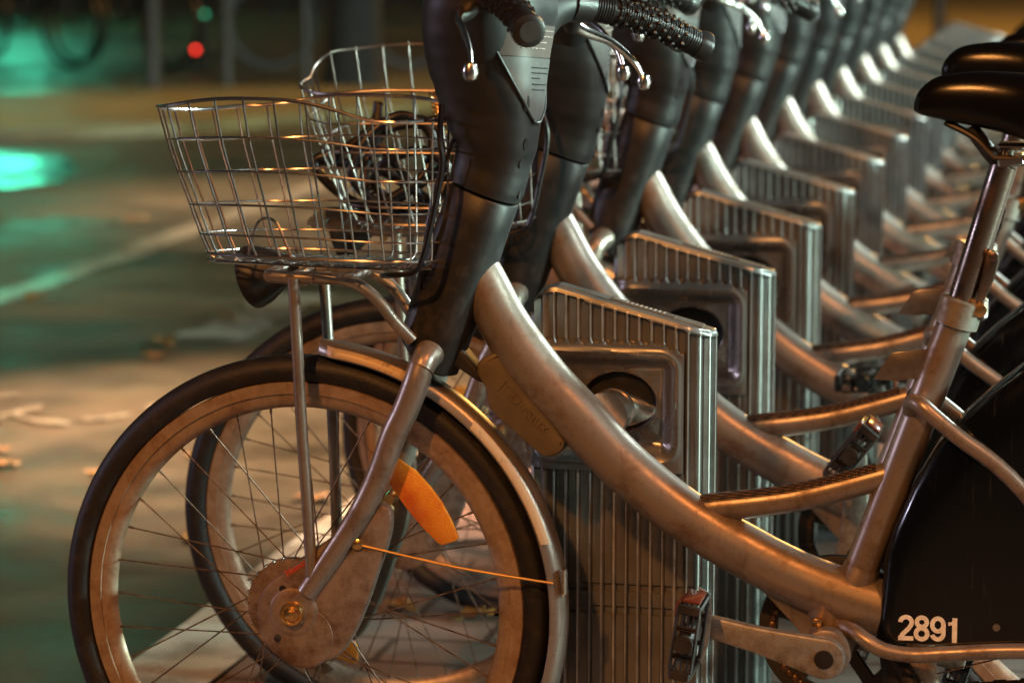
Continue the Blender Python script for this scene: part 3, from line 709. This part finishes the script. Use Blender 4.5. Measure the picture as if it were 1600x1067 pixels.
b=MB(); b.lathe([(.012,.0385),(.016,.030),(.019,.015),(.020,.0)],(-.078,0,.770),ax,28); part('lens',b,M['lens'],'s',par='headlight')
b=MB(); b.lathe([(-.012,.006),(.012,.006)],(-.020,-.0,.762),(0,1,0),10); part('headlight_bolt',b,M['gold'],'s',par='headlight',lod=3)
# ---- sleeve (fixed to the frame) and steering column
def seloop(c,u,v,hx,hy,e=2.5,n=36,rearflat=0):
    o=[]
    for k in range(n):
        a=2*math.pi*k/n; x,y=se(a,e); o.append(c+u*(x*hx)+v*(y*hy))
    return o
U=V(AX.z,0,-AX.x)
b=MB(); B0=V(.178,0,.701)
sl=[(-.030,.004,.034,.034),(-.026,.004,.041,.039),(0,.003,.0435,.041),(.06,.001,.0455,.042),(.11,0,.0470,.042),(.16,0,.0455,.042),(.197,0,.0450,.0420),(.1995,0,.043,.040)]
loops=[seloop(B0+AX*s_+U*o_,U,V(0,1,0),hx,hy) for s_,o_,hx,hy in sl]
for k,p in enumerate(loops[0]): p.z+=0
# cut the foot: the rear half of the sleeve hangs lower
for L_,w_ in ((loops[0],1),(loops[1],1)):
    for p in L_: 
        q=(p-B0).dot(U)/.045; p+=AX*(-.012*sst(-.2,.9,q)+.012*(1-sst(-1,0,q)))
b.loft(loops); part('head_sleeve',b,M['sleeve'],'s')
CS=[(.8925,.246,.0450,.0425,1.0),(.905,.250,.0465,.0435,1.),(.922,.2545,.0462,.043,.95),(.936,.2570,.0470,.045,.9),(.962,.2545,.0575,.052,.75),(.990,.2510,.0645,.058,.5),(1.014,.2490,.0690,.064,.35),(1.040,.2455,.0735,.071,.2),(1.065,.2440,.0770,.078,.1),(1.095,.2445,.0800,.085,0),(1.125,.248,.082,.091,0),(1.15,.251,.078,.092,0),(1.172,.254,.064,.082,0),(1.184,.255,.045,.06,0),(1.188,.255,.02,.03,0)]
def colsec(z):
    for i in range(len(CS)-1):
        if CS[i][0]<=z<=CS[i+1][0]:
            t=(z-CS[i][0])/(CS[i+1][0]-CS[i][0]); t=t*t*(3-2*t)*.5+t*.5
            return [CS[i][k]+(CS[i+1][k]-CS[i][k])*t for k in range(5)]
def colpt(z,ph,off=0):
    z_,cx,hx,hy,tl=colsec(z); e=2.4; c,s_=se(ph,e); L=math.hypot(c,s_)
    u=V(1,0,-math.tan(R(20))*tl); return V(cx,0,z)+u*((hx+off)*c)+V(0,1,0)*((hy+off)*s_)
zz=[.8930+(.1)*k/24 for k in range(25)]+[.993+(.1955-.0005)*k/36 for k in range(1,37)]
zz=[min(z,1.1879) for z in zz]
b=MB(); b.loft([[colpt(z,2*math.pi*k/48) for k in range(48)] for z in zz])
part('steering_column',b,M['col'],'s',ang=60)
# shoulders flowing into the handlebar
b=MB()
for sy in (-1,1):
    b.tube([(.262,.035*sy,1.070),(.272,.070*sy,1.105),(.284,.100*sy,1.128),(.300,.130*sy,1.138),(.318,.160*sy,1.137)],[.040,.036,.029,.024,.021],20,smooth=6,flat=.9)
part('handlebar',b,M['col'],'s')
b=MB()
def patch(z0,z1,ha,off,n=14,m_=20,thick=.0016):
    b=MB(); lo=[]
    for i in range(n+1):
        z=z0+(z1-z0)*i/n; h=ha(z); a=[colpt(z,h*(2*k/m_-1),off) for k in range(m_+1)]; c=[colpt(z,h*(2*k/m_-1),off-thick*2) for k in range(m_,-1,-1)]; lo.append(a+c)
    b.loft(lo); return b
def HA(z): return R(57)*min(1,max(.02,(z-.994)/.078))**.62
part('info_panel',patch(.9955,1.066,HA,.0016),M['label'],'s')
part('info_plate',patch(1.067,1.105,HA,.0014,8),M['label2'],'s')
b=MB(); ed=[colpt(z,-HA(z)-.03,.0015) for z in [.994+.003*k for k in range(38,-1,-1)]]+[colpt(.9925,0,.0015)]+[colpt(z,HA(z)+.03,.0015) for z in [.994+.003*k for k in range(39)]]
b.tube(ed,.0024,8); part('panel_trim',b,M['col'],'s',par='info_panel')
b=MB(); rnd=random.Random(3)
for j,z in enumerate([1.055,1.049,1.043,1.036,1.030]):
    wd=[.8,1,.35,.75,.6][j]; a=-HA(z)*.20 - .1; end=a+.62*wd
    while a<end:
        l=rnd.uniform(.04,.10); p0=colpt(z,a,.0022); p1=colpt(z,min(a+l*.75,end),.0022); b.tube([p0,p1],.00085,4); a+=l
part('small_print',b,M['ink'],'s',par='info_panel',lod=3,smooth=False)
b=MB()
for j,z in enumerate([1.098,1.091,1.084,1.077]):
    a=-HA(z)*.55; end=a+.8-.1*j
    while a<end:
        l=rnd.uniform(.05,.12); b.tube([colpt(z,a,.0022),colpt(z,a+l*.72,.0022)],.0008,4); a+=l
part('small_print',b,M['lightink'],'s',par='info_plate',lod=3,smooth=False)
def dot(z,ph,r,sz,name,par,lod=3):
    p=colpt(z,ph,.0004); p2=colpt(z,ph,.01); b=MB(); b.lathe([(-.002,r),(.0012,r),(.0012,0)],p,(p2-p),16)
    for i,v in enumerate(b.v): b.v[i]=(v[0],v[1],p.z+(v[2]-p.z)*sz)
    part(name,b,M['hole'],'s',par=par,lod=lod)
dot(1.014,-.38,.0050,2.2,'keyhole','info_panel')
dot(.968,-.30,.0042,1.7,'fixing_hole','steering_column'); dot(.944,-.30,.0046,1.4,'fixing_hole','steering_column'); dot(.905,-.05,.0036,1.5,'fixing_hole','steering_column')
# grips and levers
for sy in (-1,1):
    b=MB(); g0=V(.318,.158*sy,1.137); g1=V(.425,.286*sy,1.092)
    b.tube([V(.302,.132*sy,1.139),g0],[.0245,.0235],18,smooth=2)
    N=46; P=[]; RR=[]
    for i in range(N+1):
        t=i/N; P.append(g0.lerp(g1,t)+V(.004,.0,.006)*math.sin(t*3.1)); r=.0176+.0006*(i%2)
        if t<.22: r=.0195
        if t>.88: r=.0185
        if i in (9,10,24,25): r=.0145
        RR.append(r)
    for i in range(N): b.tube([P[i],P[i].lerp(P[i+1],.55)],RR[i],16); 
    b.tube(P,.0160,16)
    for i in range(11,40,3):
        t=(P[i+1]-P[i-1]).normalized(); a=t.orthogonal().normalized(); c=t.cross(a)
        for k in range(8):
            q=2*math.pi*(k+.5*(i%2))/8; b.box(P[i]+(a*math.cos(q)+c*math.sin(q))*.0185,(.005,.005,.005),t.to_track_quat('X','Z').to_matrix(),bev=.001)
    e=P[-1]; d_=(g1-g0).normalized(); b.lathe([(-.002,.019),(.010,.021),(.016,.020),(.019,.014),(.019,0)],e,d_,20)
    part('grip',b,M['rub'],'s',par='handlebar')
    b=MB(); b.lathe([(.0188,.0125),(.0202,.0125),(.0203,.0)],e,d_,18); part('grip_cap',b,M['blk'],'s',par='handlebar',lod=3)
    b=MB(); k0=V(.292,.165*sy,1.118)
    b.tube([V(.305,.15*sy,1.134),k0,V(.286,.180*sy,1.108)],[.012,.013,.010],14,smooth=4)
    part('lever_clamp',b,M['blk'],'s',par='handlebar')
    b=MB(); b.tube([V(.290,.165*sy,1.118),V(.296,.195*sy,1.106),V(.320,.235*sy,1.092),V(.342,.262*sy,1.068),V(.352,.278*sy,1.045)],[.009,.0085,.0065,.005,.0045],14,smooth=6,flat=.6)
    b.lathe([(-.012,.001),(-.009,.0075),(0,.0105),(.009,.0075),(.012,.001)],V(.352,.280*sy,1.040),(0,0,1),14)
    part('brake_lever',b,M['chrome'],'s',par='handlebar')
b=MB(); b.lathe([(-.012,.008),(-.008,.017),(.0,.020),(.006,.012),(.008,0)],(.268,-.150,1.150),(-.3,-.2,1),18); part('bell',b,M['chrome'],'s',par='handlebar')
# cable from column to the basket foot and the brakes
b=MB(); b.tube([(.215,-.070,1.00),(.228,-.100,.960),(.234,-.104,.924),(.224,-.104,.867),(.210,-.104,.809),(.194,-.10,.788),(.155,-.095,.782),(.13,-.06,.779)],.0038,8,smooth=6)
b.tube([(.215,-.03,.96),(.196,-.04,.90),(.188,-.045,.85),(.176,-.04,.78),(.170,-.03,.72)],.003,8,smooth=6)
part('brake_cable',b,M['cable'],'s')
b=MB()
for z in (1.03,):
    b.tube([colpt(.896+.003*i,-1.75,.0002) for i in range(12)],.0009,5)
part('column_seam',b,M['hole'],'s',par='steering_column',lod=3)
# ---- crank group (about the bottom bracket)
def crank(sy,y,ang):
    b=MB(); a=R(ang); dx,dz=math.cos(a),math.sin(a); nx,nz=-dz,dx; L=.167; poly=[]
    for k in range(13):
        q=a+R(90)+R(180)*k/12; poly.append((BB.x+.0265*math.cos(q),BB.z+.0265*math.sin(q)))
    for t,h in ((.25,-.0215),(.55,-.0165),(.85,-.0145),(.97,-.0125),(1.03,-.008),(1.03,.008),(.97,.0125),(.85,.0145),(.55,.0165),(.25,.0215)):
        poly.append((BB.x+dx*L*t+nx*h,BB.z+dz*L*t+nz*h))
    b.plate(poly,y-.009,y+.009,.004); return b,V(BB.x+dx*L,y,BB.z+dz*L)
b,pe=crank(-1,-.088,167); part('crank_arm',b,M['alu'],'c')
b=MB(); b.lathe([(-.0995,.0),(-.0990,.012),(-.096,.0125)],BB,(0,1,0),22); part('crank_cap',b,M['hole'],'c',par='crank_arm')
b2,pe2=crank(1,.078,-13-0); part('crank_arm_right',b2,M['alu'],'c')
PE[0]=pe; PE[1]=pe2
def pedal(p,sy,rot=8):
    # cage with three windows in its end plate
    m3=Matrix.Rotation(R(rot),3,'Y'); b=MB()
    def bx(o,d): b.box(p+m3@V(*o),d,m3,bev=.0015)
    for yy in (sy*.028,sy*.108):
        bx((0,yy,.042),(.030,.007,.012)); bx((0,yy,-.042),(.026,.007,.012))
        bx((-.0135,yy,0),(.004,.007,.075)); bx((.0135,yy,0),(.004,.007,.075))
        for o in (.016,.0195): bx((0,yy,o),(.026,.007,.003)); bx((0,yy,-o),(.026,.007,.003))
        for k in (-.007,0,.007): bx((k,yy,.029),(.0022,.006,.018)); bx((k,yy,-.029),(.0022,.006,.018))
        bx((0,yy,.0),(.014,.003,.03))
    for xx in (-.0125,.0125):
        bx((xx,sy*.068,.043),(.005,.078,.006)); bx((xx,sy*.068,-.043),(.005,.078,.006))
    b.lathe([(0,.012),(.10,.012)],p+m3@V(0,sy*.020 if sy>0 else -.12,0),(0,1,0),14)
    return b
b=pedal(pe,-1); part('pedal',b,M['blk'],'p')
b=MB(); m3=Matrix.Rotation(R(8),3,'Y'); b.box(pe+m3@V(-.0165,-.068,0.036),(.004,.06,.018),m3,bev=.001); b.box(pe+m3@V(0,-.068,.050),(.022,.06,.004),m3,bev=.001); part('pedal_reflector',b,M['redr'],'p',par='pedal')
b=MB(); b.plate([((pe+m3@V(x_,0,z_)).x,(pe+m3@V(x_,0,z_)).z) for x_,z_ in ((-.004,.052),(.014,.046),(.0195,.02),(.021,-.02),(.016,-.044),(.008,-.05),(.010,-.02),(.010,.02),(.004,.044))],pe.y-.024,pe.y-.019,.001); part('pedal_rim',b,M['alu'],'p',par='pedal')
b=pedal(pe2,1); PEDR=b.mesh('pedal',M['blk'],org=pe2)
# chain wheel, chain, stand
b=MB(); C2=V(BB.x,.052,BB.z)
b.loft([[C2+V(r*math.cos(q),y,r*math.sin(q)) for q in [2*math.pi*k/56 for k in range(56)]] for r,y in ((.076,-.003),(.092,-.004),(.1,-.002),(.102,.004),(.092,.006),(.076,.004))],closed=True)
b.loft([[C2+V(r*math.cos(q),y,r*math.sin(q)) for q in [2*math.pi*k/40 for k in range(40)]] for r,y in ((.02,-.004),(.036,-.004),(.036,.003),(.02,.003))],closed=True)
for k in range(5):
    a=2*math.pi*k/5+.3; b.box(C2+V(.057*math.cos(a),0,.057*math.sin(a)),(.05,.006,.018),Matrix.Rotation(-a,3,'Y'),bev=.002)
part('chainring',b,M['blk'],'f')
b=MB(); r=.083; pth=[C2+V(r*math.cos(q),-.004,r*math.sin(q)) for q in [R(90+180*k/26) for k in range(27)]]+[V(.704+.41*k/24,.048,.236+.05*k/24) for k in range(1,25)]
pth=[V(1.10-.396*k/24,.048,.365+.037*k/24) for k in range(24)]+pth
for i in range(0,len(pth)-1):
    p,q=pth[i],pth[i+1]; m_=(p+q)/2; L_=(q-p).length; b.box(m_,(L_*1.05,.006 if i%2 else .009,.0072 if i%2 else .009),(q-p).to_track_quat('X','Y').to_matrix(),bev=.0015)
part('chain',b,mat('rusty_chain',(.16,.09,.045),.4,.6,col2=(.05,.03,.02),scale=90),'f')
b=MB(); b.tube([(.765,.0,.318),(.80,-.02,.29),(.842,-.035,.20),(.875,-.05,.04),(.885,-.06,.012)],[.012,.011,.010,.009,.010],12,smooth=4); b.tube([(.785,.02,.318),(.83,.03,.24),(.862,.04,.14)],[.012,.011,.009],12,smooth=4)
part('kickstand',b,M['blk'],'f')
# ================================================================== place the bicycles
def Rax(dg): return Matrix.Rotation(R(dg),4,AX)
TA=Matrix.Translation(A0); TB=Matrix.Translation(BB)
PARTS.sort(key=lambda p:p[3] is not None)
def bicycle(loc,rz,steer,crk,k,basketv,lab,group,z=0,cat='bicycle',spin=0,ped=0,seat=(0,0,0)):
    r=bpy.data.objects.new('hire_bicycle',None); COL.objects.link(r); r.location=loc; r.rotation_euler=(0,0,rz)
    tag(r,lab,cat,group)
    ms=TA@Rax(steer); mw_=TA@Rax(0 if k==0 else steer); mc=TB@Matrix.Rotation(R(-crk),4,'Y'); made={}
    for name,me,g,par,lod in PARTS:
        if par=='reflector_x' : continue
        if lod==-1 and k!=0: continue
        if lod>=0 and k>=lod: continue
        p=made.get(par) if par else r
        if p is None: continue
        if p is r: mw={'f':Matrix.Identity(4),'s':ms,'w':mw_,'c':mc,'p':mc@Matrix.Translation(pe-BB)@Matrix.Rotation(R(crk+ped),4,'Y'),'q':mc}[g]
        else: mw=Matrix.Identity(4)
        if name in ('saddle','seat_post'): mw=Matrix.Translation(seat)
        nm={'crank_arm_right':'crank_arm'}.get(name,name)
        if name=='front_wheel': c_=Matrix.Translation(V(0,0,WR)-A0); mw=mw_@c_@Matrix.Rotation(R(spin),4,'Y')@c_.inverted()
        o=link(nm,me,p,mw)
        if par is None: made[name]=o
    link('pedal',PEDR,r,mc@Matrix.Translation(pe2-BB)@Matrix.Rotation(R(crk+10),4,'Y'))
    bo=link('basket',BM[basketv],r,ms)
    fw=made['front_wheel']
    if k<3:
        for me in SPK: link('spoke',me,fw)
    else: link('spokes',SPKS,fw)
    link('spokes',SPKR,made['rear_wheel'])
    return r
# steering angle and crank angle of each bicycle in the row
ST=[-13,8,-13,5,-14,-9,4,6,-8,5,-8]
CK=[0,-77,-54,-78,-30,-120,10,-90,-60,0,-40]
LBL=['silver hire bicycle numbered 2891, sharpest and nearest, with orange wheel reflector',
 'second silver hire bicycle from the camera, wheel turned left, black cable lock in its basket',
 'third silver hire bicycle from the camera, handlebar turned away, half hidden by two others',
 'fourth hire bicycle from the camera, in the dock behind the third bicycle',
 'fifth hire bicycle from the camera, softly blurred, its panel catching pale light']
for i in range(5,11): LBL.append('blurred %s hire bicycle from the camera, in the %s dock of the row'%(ORD[i],ORD[i]))
for k in range(11):
    bicycle((-.018 if k==1 else 0,YS[k]-(.045 if k==1 else 0),0),0,ST[k],CK[k],k,0 if k==0 else 1 if k<3 else 2,LBL[k],'silver hire bicycles in docks',spin=[0,165,80,200,30,290,120,250,10,70,140][k],ped=[0,30,80,20,60,10,0,70,30,0,40][k],seat=(0,0,0) if k==0 else (.012,0,.008) if k==1 else (.032,0,-.006) if k==2 else (-.02,0,-.068))
# cable lock in the second basket
r=bpy.data.objects.new('cable_lock',None); COL.objects.link(r); r.location=(-.01,.60,.80)
tag(r,'black cable lock lying coiled in the wire basket of the second bicycle','cable lock')
O_=V(-.01,.60,.80)
def cab(b,pts,dy,rad=.0052):
    n=len(pts); b.tube([V(x,.60+(dy[i] if i<len(dy) else dy[-1]),z)-O_ for i,(x,z) in enumerate(pts)],rad*1.45,10,smooth=8)
b=MB()
cab(b,[(-.051,.962),(-.058,.928),(-.098,.891),(-.137,.877),(-.124,.849),(-.084,.816),(-.034,.799),(-.004,.802)],[.0,-.01,-.04,-.05,-.05,-.04,-.02,0])
cab(b,[(-.003,.929),(-.043,.918),(-.065,.884),(-.069,.840),(-.044,.803),(-.004,.827),(.046,.867),(.041,.910),(.002,.934),(-.035,.925)],[.02,.01,0,-.02,-.03,-.02,0,.03,.04,.03])
cab(b,[(.000,.925),(.046,.934),(.068,.896),(.046,.828),(.024,.803),(.0,.800)],[.03,.04,.02,0,-.02,-.03])
cab(b,[(-.043,.899),(-.009,.861),(.016,.818),(-.004,.801),(-.05,.800)],[-.03,-.03,-.02,-.01,0]); cab(b,[(-.139,.877),(-.063,.863),(-.004,.827),(.03,.803)],[-.05,0,.03,.03])
cab(b,[(-.03,.804),(-.075,.850),(-.062,.905),(-.01,.945),(.035,.915),(.03,.860),(-.02,.822),(-.06,.806)],[-.05,-.06,-.05,-.03,-.02,-.04,-.05,-.05])
cab(b,[(.06,.804),(.072,.86),(.035,.895),(-.02,.880),(-.045,.845),(-.01,.806)],[-.03,-.05,-.06,-.06,-.05,-.04])
link('cable',b.mesh('cable',M['cable']),r)
b=MB(); b.tube([V(-.056,.59,.880)-O_,V(-.052,.59,.925)-O_,V(-.049,.595,.958)-O_],[.011,.010,.005],12,smooth=3); link('lock_head',b.mesh('lock_head',M['blk']),r)
def coilp(p0,p1,rad,turns,n):
    P=[]
    for i in range(n):
        t=i/(n-1); a=t*2*math.pi*turns; P.append(V(*p0).lerp(V(*p1),t)+V(rad*math.cos(a),rad*math.sin(a),0)-O_)
    return P
b=MB(); b.tube(coilp((-.066,.585,.850),(-.052,.585,.802),.009,8,120),.0022,6); link('coil',b.mesh('coil',M['cable']),r)
b=MB(); b.tube(coilp((.022,.66,.975),(.034,.66,.930),.010,7,110),.0024,6); link('coil',b.mesh('coil',M['gold']),r)
# ================================================================== fallen leaves and scraps
def leaf_mesh(seed,m,sz=.05):
    rnd=random.Random(seed); n=14; pts=[]
    for k in range(n):
        a=2*math.pi*k/n; rr=(.55+.45*abs(math.cos(a*1.5+seed)))*(1+.25*rnd.random()); pts.append((rr*math.cos(a)*sz,rr*math.sin(a)*sz*.7))
    me=bpy.data.meshes.new('leaf'); v=[(0,0,.006)]+[(x*.5,y*.5,.006+rnd.uniform(0,.008)) for x,y in pts]+[(x,y,rnd.uniform(.0,.018)) for x,y in pts]
    f=[(0,1+k,1+(k+1)%n) for k in range(n)]+[(1+k,1+n+k,1+n+(k+1)%n,1+(k+1)%n) for k in range(n)]
    me.from_pydata(v,[],f); me.materials.append(m); return me
LM=[leaf_mesh(s_,M['leaf'],.042) for s_ in range(4)]; SM=[leaf_mesh(20+s_,M['leaf2'],.075) for s_ in range(3)]
fixed=[(-1.59,4.0),(-3.33,7.23),(-.30,2.46),(-.2,1.3),(-.05,1.25),(.02,1.5),(-.75,3.7),(-.62,2.2),(-1.0,2.6)]
rl=random.Random(11)
for i in range(64):
    if i<len(fixed): x,y=fixed[i]
    elif i<44: x,y=rl.uniform(-.38,.25),rl.uniform(.9,6.5)
    else: x,y=rl.uniform(-3.4,-.6),rl.uniform(1.2,8)
    onp=x>-.36
    o=link('fallen_leaf',LM[i%4]); o.location=(x,y,.006 if onp else .002); o.rotation_euler=(rl.uniform(-.1,.1),rl.uniform(-.1,.1),rl.uniform(0,6.28)); s_=rl.uniform(.7,1.35); o.scale=(s_,s_,s_)
    tag(o,'dry yellow leaf lying flat on the pavement by the docks' if onp else 'dry yellow leaf lying flat on the dark asphalt','leaf','fallen leaves on the pavement' if onp else 'fallen leaves on the asphalt')
for i,(x,y) in enumerate([(-1.77,3.31),(-1.62,3.10),(-1.53,2.98),(-1.40,3.05),(-1.30,3.18),(-1.22,3.26),(-1.16,3.05),(-1.70,3.0),(-1.08,3.35)]):
    o=link('litter_scrap',SM[i%3]); o.location=(x,y,.003); o.rotation_euler=(0,0,i*1.3); o.scale=(1.0+.25*(i%3),.55,.35)
    tag(o,'pale crumpled scrap in the litter trail on asphalt left of the wheel','litter','trail of pale litter')
# ================================================================== far background
def post(x,y,r,h,lab,m='post',cap=True):
    b=MB(); b.lathe([(0,r*1.5),(.03,r*1.5),(.04,r),(h-.05,r),(h-.04,r*1.15),(h,r*1.1),(h+.02,r*.5)],(0,0,0),(0,0,1),20)
    o=link('post',b.mesh('post',M[m])); o.location=(x,y,.058); tag(o,lab,'post','posts on the far pavement'); return o
post(-5.145,14.4,.050,1.3,'blurred grey post left of the red lamp, leftmost of the far posts')
post(-4.68,14.5,.036,1.3,'blurred pale grey post just right of the glowing red lamp')
post(-4.18,14.6,.030,1.3,'blurred grey post left of the dark tree trunk')
post(-.60,21.5,.05,2.2,'dark slim post standing on the lit pavement beyond the saddles','blk')
def tree(x,y,lab):
    r=bpy.data.objects.new('street_tree',None); COL.objects.link(r); r.location=(x,y,.05); tag(r,lab,'tree','trees on the far pavement')
    b=MB(); b.tube([(0,0,-.05),(0,0,.15),(.02,.01,.7),(-.02,.03,1.6),(.03,0,2.6),(.05,0,3.6)],[.24,.185,.165,.155,.14,.10],18,smooth=4)
    for a in range(5): b.tube([(.03,0,2.5+.15*a),(.03+.5*math.cos(a*1.3),.5*math.sin(a*1.3),3.2+.1*a),(.03+1.1*math.cos(a*1.3),1.1*math.sin(a*1.3),4.1+.1*a)],[.07,.05,.02],8,smooth=3)
    link('trunk',b.mesh('trunk',M['bark']),r)
    me=bpy.data.meshes.new('crown'); vs=[];fs=[]; rn=random.Random(5)
    for i in range(2600):
        c=V(rn.gauss(0,.85),rn.gauss(0,.85),rn.gauss(4.4,.6)); u=V(rn.uniform(-1,1),rn.uniform(-1,1),rn.uniform(-1,1)).normalized()*.09; v_=u.orthogonal().normalized()*.06
        k=len(vs); vs+=[tuple(c-u),tuple(c+v_),tuple(c+u),tuple(c-v_)]; fs.append((k,k+1,k+2,k+3))
    me.from_pydata(vs,[],fs); me.materials.append(mat('dark_foliage',(.06,.07,.025),.7,col2=(.09,.07,.02),scale=2)); link('crown',me,r)
tree(-3.95,14.9,'thick dark tree trunk on the far pavement behind the second basket')
# dark bicycles parked behind the far posts
def far_bike(x,y,rz,lab,lampm):
    r=bpy.data.objects.new('parked_bicycle',None); COL.objects.link(r); r.location=(x,y,.0); r.rotation_euler=(0,0,rz); tag(r,lab,'bicycle','dark bicycles parked in the distance')
    b=MB(); D=M['darkbike']
    for c,n_ in ((0,'front_wheel'),(1.05,'rear_wheel')):
        q=MB(); ring(q,[(.30,-.012),(.335,-.016),(.335,.016),(.30,.012)],40,(c,0,WR))
        for h0,h1 in spoke_dirs((c,0,WR),16): q.tube([h0,h1*1.0],.0015,4)
        link(n_,q.mesh(n_,M['tyre']),r)
    for p in ([(0,0,.335),(.12,0,.62),(.2,0,.95)],[(.15,0,.70),(.5,0,.32)],[(.18,0,.85),(.72,0,.80)],[(.5,0,.32),(.72,0,.80),(.76,0,.92)],[(.5,0,.32),(1.05,0,.335),(.72,0,.8)]): b.tube(p,.016,8)
    link('frame',b.mesh('frame',D),r)
    q=MB(); q.tube([(.30,-.28,.98),(.2,-.1,1.0),(.2,.1,1.0),(.30,.28,.98)],.013,8,smooth=3); link('handlebar',q.mesh('handlebar',D),r)
    q=MB(); q.loft([[V(a,w_*math.cos(t),.95+.03*math.sin(t)) for t in [2*math.pi*k/12 for k in range(12)]] for a,w_ in ((.62,.01),(.66,.025),(.75,.04),(.84,.085),(.88,.07))]); link('saddle',q.mesh('saddle',D),r)
    if lampm:
        q=MB(); q.lathe([(-.02,.04),(0,.055),(.012,.055),(.018,.04),(.02,0)],(1.22,-.03,.35),(1,-.3,0),16); link('tail_light',q.mesh('tail_light',M[lampm]),r)
    return r
far_bike(-6.75,17.2,R(150),'dark parked bicycle far away with a dim red tail light','redlamp2')
far_bike(-6.0,17.3,R(150),'dark parked bicycle far away beside the grey posts',None)
far_bike(-5.3,17.6,R(20),'dark parked bicycle far away directly left of the tree trunk',None)
def glow(loc,r_,m,lab,cat):
    rr=bpy.data.objects.new(cat.replace(' ','_'),None); COL.objects.link(rr); rr.location=(loc[0],loc[1],.0); tag(rr,lab,cat)
    h=loc[2]
    b=MB(); b.lathe([(0,.05),(.02,.05),(.03,.02),(h-r_*1.2,.02)],(0,0,.0),(0,0,1),12); link('stem',b.mesh('stem',M['darkbike']),rr)
    b=MB(); b.lathe([(-.03,r_*1.3),(.02,r_*1.3),(.02,r_*1.05)],(0,0,h),(.25,-1,.05),20); link('housing',b.mesh('housing',M['darkbike']),rr)
    b=MB(); b.lathe([(.0,r_),(.022,r_),(.034,r_*.5),(.036,0)],(0,0,h),(.25,-1,.05),20); link('lamp_lens',b.mesh('lamp_lens',M[m]),rr)
glow((-5.64,16.8,.173),.016,'redlamp','small bright red marker lamp glowing among the far posts','marker lamp')
glow((-5.568,16.8,.43),.018,'grnlamp','small dim green lamp above the red marker lamp among far posts','marker lamp')
